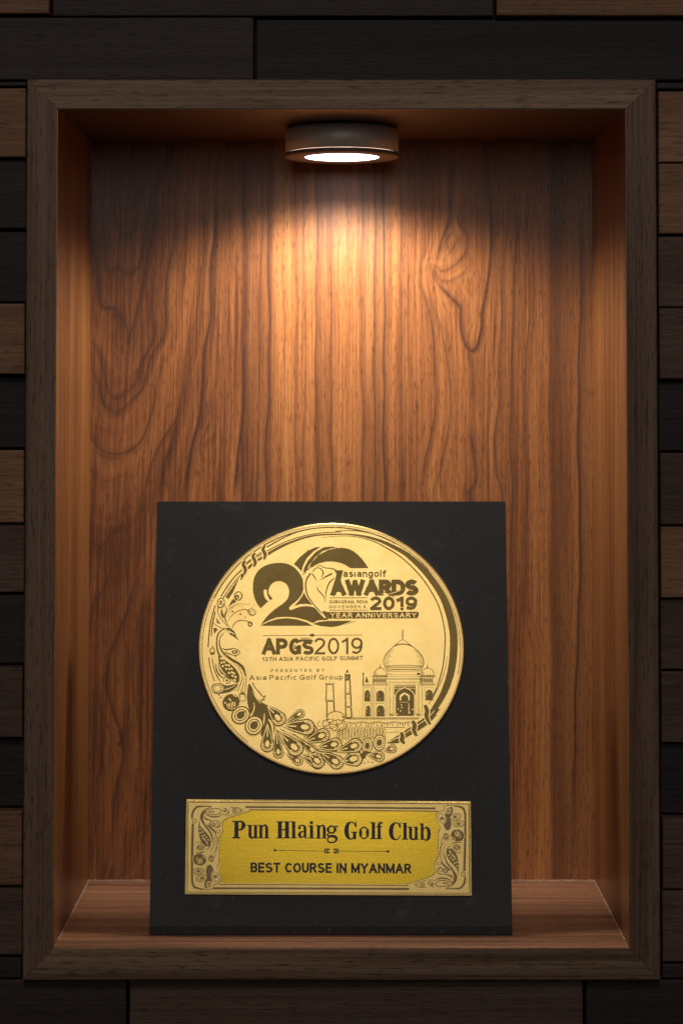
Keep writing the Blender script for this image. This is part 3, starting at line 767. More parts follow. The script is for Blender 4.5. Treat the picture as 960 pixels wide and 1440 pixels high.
# crest feathers
a.ell((468, 275), 44, 48, E, 1, 20); a.ell((468, 275), 34, 38, G, 2, 20)
for k in range(9):
    t = math.radians(-150 + k * 28); a.stroke([(468 + 26 * math.cos(t), 275 + 28 * math.sin(t)), (468 + 46 * math.cos(t), 275 + 48 * math.sin(t))], 4, E, 3, smooth=False)
a.ell((455, 285), 20, 24, E, 3, 30); a.ell((455, 290), 6, 10, G, 4, 30)
a.poly([(420, 300), (395, 330), (360, 395), (400, 360), (450, 335)], E, 1)
a.ring((292, 345), 36, 48, 9, E, 1, 5); a.ell((290, 342), 16, 22, E, 2); a.ell((290, 342), 5, 8, G, 3)
a.stroke([(262, 370), (275, 400), (300, 380), (330, 345)], 5, E, 1)
a.stroke([(262, 380), (262, 440), (290, 500), (340, 560), (380, 590)], [6, 8, 8, 7, 4], E, 1)
a.stroke([(325, 360), (350, 420), (335, 490), (350, 550), (375, 590)], [5, 7, 9, 7, 4], E, 1)
a.poly([(300, 400), (290, 450), (310, 500), (325, 480), (310, 440)], E, 1, True)
a.stroke([(360, 395), (335, 450), (335, 520), (375, 590)], [3, 8, 8, 4], E, 2)
a.stroke([(350, 440), (400, 385), (470, 355), (570, 358), (590, 335)], [4, 5, 4, 3, 2], E, 1)
a.stroke([(355, 480), (390, 420), (440, 375), (520, 380)], [3, 4, 3, 2], E, 1)
a.stroke([(360, 540), (395, 480), (450, 435), (520, 412), (570, 425), (600, 470)], [3, 6, 8, 8, 10, 4], E, 1)
a.stroke([(590, 400), (640, 360)], 2.5, E, 1)
a.ring((605, 440), 40, 32, 8, E, 1, 20); a.ring((605, 445), 22, 16, 5, E, 1, 20)
a.stroke([(410, 600), (425, 560), (470, 525), (540, 525), (580, 545)], [5, 9, 8, 8, 10], E, 1)
a.ell((588, 560), 25, 28, E, 1); a.ell((586, 562), 10, 12, G, 2)
for c, r in (((410, 432), 9), ((489, 458), 10), ((538, 490), 8), ((400, 392), 5), ((218, 548), 5)): a.ell(c, r, r, E, 1)
a.ell((538, 490), 4, 4, G, 2)
a.poly([(245, 490), (250, 545), (290, 565), (262, 520)], E, 1); a.poly([(215, 600), (225, 660), (262, 610), (240, 598)], E, 1)
a.poly([(205, 585), (190, 700), (200, 640)], E, 1)
a.stroke([(205, 530), (240, 570), (300, 600), (345, 605)], [4, 6, 7, 4], E, 1)
a.ring((205, 835), 22, 34, 9, E, 1); a.stroke([(205, 770), (208, 800)], 6, E, 1); a.ell((205, 850), 14, 16, E, 1); a.ell((203, 838), 8, 14, G, 2)
# head and neck
a.poly([(345, 605), (380, 600), (420, 625), (440, 660), (450, 690), (472, 725), (425, 690), (380, 660)], E, 1, True)
a.poly([(358, 622), (390, 632), (400, 655), (372, 645)], G, 2); a.stroke([(400, 640), (425, 665)], 7, G, 2)
a.stroke([(365, 603), (310, 615), (268, 655), (250, 720), (252, 800), (275, 870), (330, 930), (400, 980), (445, 1030), (475, 1090), (470, 1150)], [6, 12, 14, 15, 16, 18, 14, 12, 11, 10, 8], E, 1)
a.stroke([(345, 625), (290, 690), (280, 760), (310, 840), (390, 910), (470, 960), (520, 1010), (540, 1090)], [4, 6, 9, 12, 22, 26, 24, 6], E, 1)
a.stroke([(310, 650), (272, 720), (280, 800), (330, 880), (420, 950), (480, 1020), (510, 1100), (490, 1180)], [3, 4, 5, 5, 5, 5, 5, 3], E, 1)
a.stroke([(470, 980), (540, 1060), (545, 1150), (520, 1240)], [4, 6, 6, 4], E, 1)
a.stroke([(500, 1040), (505, 1120), (470, 1200), (455, 1240)], 4, E, 1); a.stroke([(530, 1110), (520, 1180), (490, 1240)], 4, E, 1)
a.stroke([(300, 800), (330, 818), (380, 815), (430, 808), (480, 835), (470, 870), (420, 875), (370, 860), (330, 840)], [4, 12, 14, 8, 9, 8, 8, 12, 6], E, 1)
a.ell((432, 843), 32, 18, E, 2); a.ell((430, 842), 14, 6, G, 3); a.ell((440, 885), 9, 8, E, 1)
# wing with scales
wing = [(268, 880), (300, 905), (360, 950), (430, 1010), (470, 1080), (465, 1150), (420, 1130), (350, 1080), (300, 1020), (272, 950)]
a.poly(wing, E, 1, True)
for i, (cx, cy) in enumerate([(292, 908), (312, 912), (298, 950), (325, 945), (312, 985), (345, 975), (372, 978), (345, 1015), (375, 1015), (400, 1012), (375, 1055), (405, 1048), (425, 1060), (410, 1085), (440, 1095), (432, 1125)]):
    a.ell((cx, cy), 13, 10, G, 2, 40); 
a.stroke([(265, 940), (275, 1010), (330, 1080), (400, 1130), (465, 1160)], [4, 8, 8, 8, 4], E, 1)
# curl under the wing
a.stroke([(240, 960), (250, 1030), (290, 1090), (330, 1110)], [8, 14, 14, 5], E, 1)
a.ring((352, 1128), 34, 32, 9, E, 1, a0=150, a1=470); a.ell((352, 1130), 14, 12, E, 2)
a.stroke([(268, 1000), (300, 1060), (350, 1085), (400, 1120)], [8, 10, 6, 4], E, 1)
# two big drop feathers at the shoulder
a.poly([(465, 1165), (400, 1240), (300, 1265), (230, 1265), (195, 1215), (215, 1170), (280, 1160), (340, 1180), (400, 1175)], E, 1, True)
a.ell((262, 1212), 58, 42, G, 2); a.ring((262, 1212), 44, 30, 7, E, 3); a.ring((300, 1212), 18, 24, 4, E, 3, a0=90, a1=270)
a.stroke([(330, 1225), (400, 1200), (455, 1170)], [8, 6, 3], G, 2)
for c in ((272, 1280), (292, 1302)): a.ell(c, 8, 8, E, 1)
# feather makers
def fan(base, tip, w, ticks=9, inner=.5):
    """teardrop feather whose round end carries slits"""
    bx, by = base; tx, ty = tip; L_ = math.hypot(tx - bx, ty - by); ux, uy = (tx - bx) / L_, (ty - by) / L_; nx, ny = -uy, ux
    r = w / 2
    def q(t, s_): return (bx + ux * L_ * t + nx * s_, by + uy * L_ * t + ny * s_)
    cen = 1 - r / L_
    def drop(k, g0=0.0):
        p = [q(g0, 0)]
        p += [q(g0 + (cen - g0) * .5, r * k * .62)]
        for i in range(13):
            th = math.radians(90 - i * 15); p.append((q(cen, 0)[0] + ux * r * k * math.cos(th) + nx * r * k * math.sin(th), q(cen, 0)[1] + uy * r * k * math.cos(th) + ny * r * k * math.sin(th)))
        p += [q(g0 + (cen - g0) * .5, -r * k * .62)]
        return p
    lay = fan.lay; fan.lay += 4
    a.poly(drop(1.2), E, lay); a.poly(drop(1.0, .02), G, lay + 1); a.poly(drop(.88, .10), E, lay + 2)
    c = q(cen, 0)
    for i in range(ticks):
        th = math.radians(-105 + 210 * i / (ticks - 1))
        d = (ux * math.cos(th) + nx * math.sin(th), uy * math.cos(th) + ny * math.sin(th))
        a.stroke([(c[0] + d[0] * r * .55, c[1] + d[1] * r * .55), (c[0] + d[0] * r * .86, c[1] + d[1] * r * .86)], [r * .12, r * .24], G, lay + 3, smooth=False)
    cc = q(cen - .05, 0)
    a.ell(cc, r * inner * 1.15, r * inner * .72, G, lay + 3, math.degrees(math.atan2(uy, ux)))
    a.stroke([q(.12, 0), q(cen - .3, 0)], [r * .1, r * .2], G, lay + 3, smooth=False)
fan.lay = 6
def eye(c, rx, ry, ang):
    lay = fan.lay; fan.lay += 4
    a.ell(c, rx * 1.16, ry * 1.16, E, lay, ang); a.ell(c, rx, ry, G, lay + 1, ang); a.ell(c, rx * .78, ry * .78, E, lay + 2, ang); a.ell(c, rx * .66, ry * .66, G, lay + 3, ang); a.ell(c, rx * .5, ry * .48, E, lay + 4, ang)
    fan.lay += 1
a.Z(300, 960, 6)
# dark body of the train
a.poly([(300, 10), (335, 60), (360, 120), (400, 160), (450, 190), (500, 220), (520, 300), (470, 330), (520, 380), (480, 470), (430, 480), (400, 440), (330, 300), (290, 190), (285, 90)], E, 2, True)
a.stroke([(325, 10), (350, 60), (400, 120), (440, 150)], [6, 10, 8, 4], G, 3); a.stroke([(330, 70), (360, 130), (400, 180)], [4, 7, 4], G, 3)
a.stroke([(340, 170), (345, 210), (325, 270), (300, 310)], [4, 9, 9, 3], G, 3); a.stroke([(430, 260), (425, 330), (405, 400), (390, 440)], [5, 12, 10, 3], G, 3)
a.stroke([(465, 310), (490, 350), (500, 400), (498, 440)], [10, 16, 14, 4], G, 3)
for c in ((432, 118), (425, 140), (410, 150)): a.ell(c, 8, 9, E, 3)
a.stroke([(330, 0), (350, 40), (400, 100), (425, 125)], [10, 8, 8, 6], E, 3)
for ln in ([(230, 10), (215, 50), (200, 75)], [(255, 5), (245, 45), (240, 75)], [(280, 20), (275, 60), (262, 90)], [(205, 15), (190, 50), (175, 75)]): a.stroke(ln, 4, E, 1)
# dark lobed feather
a.ell((150, 170), 72, 74, E, 3, 30); a.ring((165, 150), 66, 76, 5, G, 4, 30, a0=-100, a1=100)
for p in ([(120, 180), (115, 200)], [(140, 175), (130, 210)], [(160, 165), (155, 215)], [(105, 165), (95, 180)], [(180, 165), (178, 205)], [(130, 135), (150, 155)]): a.stroke(p, [14, 10], G, 5, smooth=False)
a.ring((190, 95), 22, 22, 7, G, 5)
a.ell((245, 118), 36, 48, E, 5); a.ring((245, 118), 30, 42, 6, G, 6); a.ell((245, 125), 20, 30, G, 6); a.ell((247, 98), 8, 8, E, 7)
for c in ((222, 172), (245, 185), (268, 172)): a.stroke([c, (c[0], c[1] + 18)], 9, G, 6, smooth=False)
fan.lay = 8
for (bx, by, tx, ty, w, tk) in ((720, 600, 920, 700, 95, 9), (600, 590, 745, 682, 70, 8), (525, 380, 552, 635, 78, 7), (700, 450, 870, 600, 78, 8),
                               (530, 400, 735, 595, 120, 10), (455, 340, 455, 580, 100, 9), (590, 350, 760, 245, 66, 7), (560, 360, 845, 382, 120, 11),
                               (450, 190, 585, 345, 110, 10)):
    fan((bx, by), (tx, ty), w, tk)
a.stroke([(525, 400), (560, 430), (600, 500), (640, 560)], [6, 8, 8, 4], E, fan.lay); a.stroke([(560, 390), (640, 430), (700, 450), (760, 520)], [4, 8, 8, 4], E, fan.lay)
a.stroke([(545, 420), (580, 470), (610, 550)], [4, 6, 4], G, fan.lay + 1); a.stroke([(600, 415), (680, 450), (740, 500)], [4, 6, 4], G, fan.lay + 1)
eye((230, 275), 72, 62, -35); eye((342, 362), 66, 74, 30)
for e in ((262, 235), (368, 318)): a.stroke([(e[0] - 14, e[1] + 6), (e[0], e[1] + 16), (e[0] + 10, e[1] + 2)], 7, E, fan.lay + 1)
a.Z(430, 980, 5.647)
fan.lay = 20
for (bx, by, tx, ty, w, tk) in ((20, 450, 132, 545, 98, 10), (90, 430, 286, 545, 100, 10), (275, 520, 440, 478, 112, 11), (-20, 350, 70, 235, 90, 8), (-30, 365, 180, 290, 96, 9), (70, 410, 278, 368, 92, 10),
                               (230, 440, 440, 372, 100, 10), (480, 455, 618, 482, 72, 8), (610, 430, 716, 405, 60, 8)):
    fan((bx, by), (tx, ty), w, tk)
a.stroke([(80, 420), (130, 480), (150, 550)], [8, 12, 4], E, fan.lay); a.stroke([(100, 450), (140, 520)], 5, G, fan.lay + 1)
a.stroke([(-40, 340), (40, 385), (100, 430), (180, 440), (260, 430)], [6, 8, 8, 8, 4], E, fan.lay); a.stroke([(-30, 352), (40, 396), (100, 442), (180, 452)], [5, 6, 6, 4], G, fan.lay + 1)
eye((487, 390), 38, 56, 6); eye((582, 365), 42, 56, 6)
for c in ((440, 505), (465, 527), (495, 517), (527, 522), (455, 490)): a.ell(c, 6, 6, E, 2)
a.poly([(425, 470), (460, 430), (520, 440), (480, 455), (470, 490)], E, fan.lay)
a.make('engraved_peacock', medal)

# ---- domed palace, towers, hedge
a = Art(MT)
a.Z(500, 870, 7.385)
l3 = 4
a.stroke([(487, 115), (487, 200)], [4, 6], E, 1, smooth=False)
for y, r in ((125, 9), (148, 8), (175, 13), (208, 12)): a.ell((487, y), r * .8, r, E, 1)
a.ell((487, 176), 4, 6, G, 2); a.ell((487, 212), 8, 6, G, 2)
a.stroke([(487, 212), (430, 260), (360, 320), (305, 385), (290, 440), (298, 490), (325, 530)], [5, 7, 7, 7, 7, 7, 6], E, 1)
a.stroke([(487, 212), (545, 258), (620, 315), (680, 380), (705, 440), (700, 490), (680, 530)], [5, 7, 7, 8, 8, 7, 6], E, 1)
a.poly([(420, 270), (487, 258), (560, 270), (600, 300), (540, 276), (487, 270), (435, 277), (400, 295)], E, 1)
for k in range(11):
    y = 330 + k * 18; ll = 60 + 18 * math.sin(k * 2.1)
    xl = 302 + max(0, (400 - y)) * .55; xr = 700 - max(0, (400 - y)) * .7
    a.stroke([(xl, y), (xl + ll * .5, y - 5), (xl + ll, y - 2)], [5, 4, 1], E, 1); a.stroke([(xr, y), (xr - ll * .5, y - 5), (xr - ll, y - 2)], [5, 4, 1], E, 1)
a.stroke([(312, 500), (400, 488), (497, 484), (600, 488), (692, 500)], 5, E, 1)
a.stroke([(318, 518), (400, 512), (497, 508), (600, 512), (688, 518)], 4, E, 1)
a.stroke([(320, 536), (400, 530), (497, 528), (600, 530), (685, 536)], 8, E, 1)
for k in range(34): a.stroke([(330 + k * 10.4, 490), (330 + k * 10.4, 508)], 3, E, 1, smooth=False)
a.rect(322, 545, 680, 549, E, 1)
for y in (585, 604): a.stroke([(320, y), (685, y)], 3, E, 1, smooth=False)
a.rect(636, 562, 668, 588, E, 1); a.stroke([(322, 572), (370, 572)], 4, E, 1, smooth=False)
a.stroke([(320, 628), (690, 628)], 8, E, 1, smooth=False)
for x in (320, 690): a.stroke([(x, 548), (x, 1015)], 4, E, 1, smooth=False)
for i, (xa, ya, w) in enumerate(((342, 656, 3), (358, 662, 4), (384, 672, 3), (396, 688, 4))):
    xb = 992 - xa
    a.stroke([(xa, 1010), (xa, ya), (xb + 12, ya), (xb + 12, 1010)], w, E, 1, smooth=False)
a.rect(402, 692, 618, 790, E, 1)
for k in range(26):
    x = 410 + (k % 13) * 16.5; y = 702 + (k // 13) * 24; a.ring((x, y), 6, 6, 3.5, G, 2, n=10)
arch = [(415, 1012), (415, 800), (430, 768), (460, 742), (508, 722), (560, 745), (590, 770), (606, 800), (606, 1012)]
a.poly([(408, 1012), (408, 800), (424, 762), (458, 734), (508, 712), (564, 736), (598, 764), (614, 800), (614, 1012)], G, 2)
a.poly(arch, E, 3)
a.poly([(455, 850), (455, 800), (480, 780), (508, 768), (535, 782), (560, 800), (560, 850), (545, 850), (545, 815), (508, 785), (472, 815), (472, 850)], G, 4)
a.poly([(475, 855), (478, 815), (508, 790), (540, 815), (542, 855)], E, 5)
for c in ((440, 940), (475, 900), (480, 925), (590, 945), (560, 975), (465, 960), (430, 995)): a.ell(c, 6, 9, G, 4)
a.stroke([(550, 880), (553, 990)], [7, 9], G, 4, smooth=False); a.stroke([(455, 870), (550, 868)], 4, G, 4, smooth=False)
for x in (345, 625): a.rect(x, 988, x + 45, 996, E, 1); a.rect(x + 5, 1002, x + 50, 1010, E, 1)
# side pavilions
for ox, w in ((0, 1), (490, 1)):
    a.stroke([(255 + ox, 470), (255 + ox, 505)], 5, E, 1, smooth=False); a.poly([(240 + ox, 518), (255 + ox, 492), (270 + ox, 518)], E, 1)
    a.stroke([(190 + ox, 590), (195 + ox, 555), (225 + ox, 525), (255 + ox, 512), (290 + ox, 525), (315 + ox, 550), (325 + ox, 588)], 6, E, 1)
    for k in range(4): a.stroke([(198 + ox, 560 + k * 8), (222 + ox, 556 + k * 8)], [4, 1], E, 1, smooth=False)
    a.stroke([(185 + ox, 590), (328 + ox, 590)], 7, E, 1, smooth=False); a.stroke([(165 + ox, 602), (340 + ox, 602)], 8, E, 1, smooth=False)
    for k in range(5):
        x = 188 + ox + k * 30; a.stroke([(x, 606), (x, 675)], 9, E, 1, smooth=False)
        if k < 4: a.rect(x + 9, 625, x + 22, 660, E, 1)
    a.stroke([(178 + ox, 622), (178 + ox, 660), (185 + ox, 672)], 6, E, 1)
    a.stroke([(165 + ox, 682), (335 + ox, 682)], 7, E, 1, smooth=False); a.stroke([(172 + ox, 697), (330 + ox, 697)], 3, E, 1, smooth=False)
def win(x0_, x1_, yt, yb):
    a.stroke([(x0_ - 8, yb), (x0_ - 8, yt - 22), (x1_ + 8, yt - 22), (x1_ + 8, yb)], 3, E, 1, smooth=False)
    m_ = (x0_ + x1_) / 2
    a.poly([(x0_, yb), (x0_, yt + 35), (x0_ + (m_ - x0_) * .35, yt + 12), (m_, yt), (x1_ - (m_ - x0_) * .35, yt + 12), (x1_, yt + 35), (x1_, yb)], E, 2)
    for k in range(6): a.ell((x0_ + random.random() * (x1_ - x0_ - 14) + 7, yt + 30 + random.random() * (yb - yt - 45)), 3, 4, G, 3, n=8)
win(215, 295, 745, 858); win(218, 298, 900, 1018); win(92, 150, 742, 858); win(105, 152, 902, 1018); win(725, 800, 738, 850)
a.stroke([(88, 862), (160, 862)], 3, E, 1, smooth=False); a.stroke([(205, 864), (300, 864)], 3, E, 1, smooth=False); a.stroke([(205, 882), (300, 882)], 3, E, 1, smooth=False)
for x in (72, 168, 180, 192): a.stroke([(x, 700), (x, 1018)], 3, E, 1, smooth=False)
a.stroke([(78, 570), (78, 690)], [8, 14], E, 1, smooth=False); a.ell((79, 575), 8, 14, E, 1); a.poly([(112, 600), (95, 665), (135, 665)], E, 1); a.stroke([(68, 690), (165, 690)], 7, E, 1, smooth=False); a.stroke([(68, 708), (165, 708)], 3, E, 1, smooth=False)
# platform
a.Z(450, 860, 4.364)
a.stroke([(160, 655), (610, 655)], 6, E, 1, smooth=False); a.stroke([(170, 663), (600, 663)], 2, E, 1, smooth=False)
for k in range(24):
    x = 178 + k * 16; a.ring((x, 690 + 4 * math.sin(k)), 8, 10, 4, E, 1, n=10, a0=180, a1=380)
    if k % 2 == 0: a.stroke([(x + 8, 690), (x + 12, 705)], 4, E, 1, smooth=False)
a.stroke([(400, 712), (520, 712)], 4, E, 1, smooth=False); a.stroke([(400, 745), (480, 740)], 3, E, 1, smooth=False)
random.seed(11)
for k in range(16):
    x = 108 + k * 19; yt = 705 + 6 * math.sin(k * 1.7)
    a.stroke([(x - 5, 800), (x - 7, yt + 25), (x, yt), (x + 7, yt + 25), (x + 5, 790)], 3, E, 1)
    for j in range(5): a.stroke([(x + random.uniform(-4, 6), yt + 15 + j * 14), (x + random.uniform(-6, 5), yt + 24 + j * 14)], [4, 2], E, 1, smooth=False)
# trees
def cloud(cx, cy, rx, ry, n=14, w=4):
    for k in range(n):
        t = 2 * math.pi * k / n; x, y = cx + rx * math.cos(t), cy + ry * math.sin(t)
        a.ring((x, y), rx * .26, ry * .3, w, E, 1, a0=math.degrees(t) - 100, a1=math.degrees(t) + 80, n=8)
cloud(95, 655, 45, 34); cloud(60, 690, 38, 24, 10); cloud(110, 700, 44, 28, 12); cloud(20, 690, 30, 16, 8, 3)
for k in range(60): a.stroke([(x := random.uniform(20, 150), y := random.uniform(640, 760)), (x + random.uniform(-6, 6), y + random.uniform(-6, 6))], [4, 3], E, 1, smooth=False)
# towers
a.Z(440, 900, 10.29)
a.poly([(175, 625), (310, 625), (300, 650), (185, 650)], E, 1); a.stroke([(190, 632), (295, 632)], 6, G, 2, smooth=False)
for x, xb in ((195, 190), (292, 300)): a.stroke([(x, 655), (xb, 865)], [16, 16], E, 1, smooth=False)
a.stroke([(170, 872), (318, 872)], 10, E, 1, smooth=False); a.stroke([(180, 890), (310, 890)], 14, E, 1, smooth=False); a.stroke([(175, 880), (315, 880)], 6, G, 2, smooth=False)
a.stroke([(200, 900), (200, 1110)], 18, E, 1, smooth=False); a.stroke([(300, 900), (308, 1040)], 20, E, 1, smooth=False)
a.poly([(495, 420), (470, 480), (455, 510), (540, 510), (520, 480)], E, 1); a.ell((496, 487), 22, 14, G, 2)
a.rect(458, 510, 540, 590, E, 1)
for x in (480, 505): a.stroke([(x, 520), (x, 570)], 5, G, 2, smooth=False)
for y0_, y1_, xl, xr in ((590, 770, 468, 535), (790, 960, 470, 545), (980, 1120, 472, 552)):
    a.stroke([(xl, y0_), (xl + 2, y1_)], 18, E, 1, smooth=False); a.stroke([(xr, y0_), (xr + 6, y1_)], 20, E, 1, smooth=False)
    a.stroke([(445, y1_ + 2), (560, y1_ + 2)], 9, E, 1, smooth=False); a.stroke([(462, y1_ + 18), (545, y1_ + 18)], 12, E, 1, smooth=False)
for y in (615, 700, 740, 830, 900, 1010, 1080): a.stroke([(500 + (y % 3) * 8, y), (515, y + 18)], [7, 3], E, 1, smooth=False)
a.make('engraved_palace', medal)

# ---- anniversary emblem
a = Art(MT)
a.Z(350, 760, 7.385)
a.poly([(465, 247), (520, 180), (610, 105), (690, 72), (745, 66), (670, 115), (600, 185), (562, 260), (545, 322), (500, 275)], E, 0)
a.poly([(556, 355), (572, 285), (615, 205), (695, 118), (775, 70), (850, 64), (925, 68), (850, 84), (765, 112), (682, 182), (622, 260), (596, 320), (565, 372)], E, 0)
a.poly([(622, 290), (650, 225), (720, 152), (820, 100), (900, 80), (969, 76), (1030, 86), (1085, 113), (1135, 152), (1177, 198), (1210, 242), (1240, 288), (1060, 290), (1038, 280), (1005, 258), (969, 240), (910, 225), (854, 219), (790, 222), (730, 237), (680, 262)], E, 0)
two = [(120, 706), (75, 640), (47, 560), (40, 475), (57, 380), (110, 300), (200, 250), (320, 232), (430, 255), (510, 320), (558, 405), (568, 480), (547, 560), (500, 622), (445, 668), (416, 700), (424, 722), (450, 720), (520, 692), (600, 683), (680, 700), (740, 748), (785, 800), (830, 826), (760, 829), (705, 836), (662, 858), (600, 832), (500, 805), (400, 795), (300, 800), (220, 825), (165, 852), (120, 884), (155, 830), (205, 772), (275, 710), (350, 658), (395, 612), (414, 565), (412, 500), (385, 452), (330, 425), (270, 430), (225, 465), (203, 520), (212, 565), (248, 604), (190, 642)]
cor = [(120, 706), (424, 722), (830, 826), (120, 884), (248, 604), (190, 642)]
segs, cur = [], []
for p in two + [two[0]]:
    cur.append(p)
    if p in cor and len(cur) > 1:
        segs += Art.cr(cur, False, 4)[:-1] if len(cur) > 2 else cur[:-1]
        cur = [p]
a.poly(segs, E, 0)
a.stroke([(170, 525), (172, 560), (190, 605), (222, 632)], [34, 36, 32, 14], G, 1); a.ell((170, 528), 18, 18, G, 1)
a.poly([(118, 888), (200, 846), (300, 816), (400, 808), (500, 822), (600, 852), (665, 888)], E, 0)
a.poly([(668, 868), (720, 848), (800, 838), (900, 836), (1071, 835), (1010, 862), (940, 888), (854, 901), (740, 890)], E, 0)
a.stroke([(990, 880), (1060, 852), (1110, 834)], [2, 6, 2], E, 1)
a.poly([(570, 540), (602, 602), (665, 672), (600, 660), (530, 663), (470, 682), (522, 622), (552, 578)], E, 0)
# figure with the ball
a.stroke([(642, 340), (600, 400), (588, 480), (608, 570), (660, 650), (730, 730), (785, 775)], [16, 16, 15, 14, 12, 10, 5], E, 2)
a.stroke([(572, 330), (565, 420), (575, 520), (610, 600), (680, 690), (760, 780), (795, 802)], 9, G, 1)
a.stroke([(655, 345), (680, 380), (705, 418)], [12, 12, 3], E, 2)
a.stroke([(662, 325), (690, 290), (725, 285), (760, 310), (770, 345), (750, 388)], [10, 9, 8, 11, 14, 3], E, 2)
a.stroke([(742, 412), (800, 375), (862, 345)], [4, 14, 18], E, 2)
a.stroke([(885, 392), (835, 440), (803, 520), (797, 595)], [12, 14, 12, 5], E, 2)
a.stroke([(705, 478), (725, 525), (775, 580), (792, 645)], [7, 10, 10, 5], E, 2)
a.stroke([(700, 268), (740, 262), (790, 285), (850, 290), (900, 305)], [4, 8, 9, 12, 10], E, 2)
a.stroke([(600, 310), (640, 278), (680, 270)], [12, 8, 3], E, 2)
a.poly([(765, 735), (800, 740), (815, 775), (798, 800), (780, 770)], E, 2, True); a.stroke([(745, 750), (780, 800), (812, 798), (825, 765)], 10, G, 1)
a.Z(450, 760, 6.4)
a.poly([(128, 268), (206, 268), (190, 345), (178, 360), (140, 495), (88, 495), (118, 400), (138, 340), (146, 300)], E, 1)
a.text('AWARDS', 96, 352, 884, 497, wt=.30, lay=3, gap=-.03)
a.stroke([(560, 462), (610, 475), (650, 500), (672, 512)], [4, 9, 9, 2], E, 2)
a.stroke([(545, 478), (610, 485), (690, 462), (740, 440)], [2, 5, 5, 2], G, 5)
a.text('asiangolf', 206, 266, 594, 330, wt=.20, lay=2, gap=.10)
a.stroke([(84, 517), (430, 517)], 6, E, 1, smooth=False); a.stroke([(84, 628), (430, 628)], 6, E, 1, smooth=False)
a.text('GURUGRAM, INDIA', 82, 538, 428, 568, wt=.20)
a.text('NOVEMBER 6,', 82, 584, 430, 612, wt=.17, gap=.30)
a.text('2019', 446, 505, 880, 629, wt=.24, gap=.04, lay=2)
a.stroke([(640, 612), (700, 606), (770, 600)], [3, 6, 3], G, 4)
bar = [(50, 645), (875, 642), (888, 650), (886, 680), (870, 702), (40, 705), (70, 675)]
a.poly(bar, E, 1); a.text('YEAR ANNIVERSARY', 92, 652, 868, 695, wt=.17, mat=G, lay=3, gap=.22)
a.make('anniversary_emblem', medal)

# ---- summit lettering
a = Art(MT)
a.Z(350, 880, 5.647)
a.stroke([(108, 79), (503, 76), (900, 74)], 4.5, E, 1, smooth=False); a.poly([(470, 76), (503, 62), (530, 76), (503, 90)], E, 1)
a.text('AP', 104, 100, 306, 230, wt=.24, gap=.02); a.text('G', 322, 100, 412, 232, wt=.24); a.text('S', 422, 116, 514, 232, wt=.25)
a.stroke([(372, 135), (420, 118), (490, 116), (512, 124)], [14, 18, 12, 4], E, 2); a.stroke([(362, 175), (392, 148), (430, 140)], [4, 6, 4], G, 4)
a.stroke([(400, 108), (450, 98), (500, 104)], [3, 6, 2], E, 2)
a.text('2019', 516, 97, 903, 229, wt=.13, gap=.12, tilt=-3)
a.text('13TH ASIA PACIFIC GOLF SUMMIT', 106, 250, 906, 284, wt=.19, tilt=-10, gap=.12, word=.4)
a.text('PRESENTED BY', 174, 346, 600, 369, wt=.19, gap=.55, word=.7, tilt=-3)
a.text('Asia Pacific Golf Group', 2, 393, 748, 433, wt=.165, tilt=-5, gap=.14, word=.26)
a.make('summit_lettering', medal)

# ---- name plate
NT = .0022
q = [(262, 1124.5), (661.5, 1127.5), (663, 1260), (260, 1258)]
pq = [bl(x, y, NT) for x, y in q]
bm = bmesh.new()
fr = [bm.verts.new((u, -NT, v)) for u, v in pq]; bk = [bm.verts.new((u, -.0001, v)) for u, v in pq]
bm.faces.new(fr[::-1])
for i in range(4): bm.faces.new((fr[i], fr[(i + 1) % 4], bk[(i + 1) % 4], bk[i]))
bmesh.ops.recalc_face_normals(bm, faces=bm.faces)
bmesh.ops.bevel(bm, geom=[e for e in bm.edges if all(abs(v.co.y + NT) < 1e-6 for v in e.verts)], offset=.0007, segments=3, affect='EDGES')
plate = obj('name_plate', bm, 'pale', plaque)
PG, PE, INK = 'pale', 'etch2', 'ink_text'
a = Art(NT)
a.poly([(308, 1138.5), (617, 1141), (617.5, 1244), (308, 1242.5)], 'field', 0)
a.make('plate_field', plate)
a = Art(NT)
def border_lines():
    a.stroke([(265.5, 1128.3), (659, 1131)], 1.3, PE, 0, smooth=False); a.stroke([(264.5, 1128.5), (263.5, 1254.5)], 1.0, PE, 0, smooth=False)
    a.stroke([(659, 1131), (660, 1256.5)], 1.2, PE, 0, smooth=False); a.stroke([(263.5, 1254.8), (660, 1256.6)], .9, PE, 0, smooth=False)
    a.stroke([(345, 1135.3), (480, 1136), (612, 1137.2)], 2.6, PE, 1, smooth=False); a.stroke([(345, 1139.2), (480, 1140), (616, 1141.2)], 1.5, PE, 1, smooth=False)  # second stroke: shadow along the field's upper edge, drawn in brown
    a.stroke([(300, 1249.6), (450, 1250), (575, 1250.6)], 2.8, PE, 1, smooth=False); a.stroke([(308, 1244.2), (450, 1245), (575, 1245.6)], 1.2, PE, 1, smooth=False)
border_lines()
a.make('border_groove_and_shadow', plate)
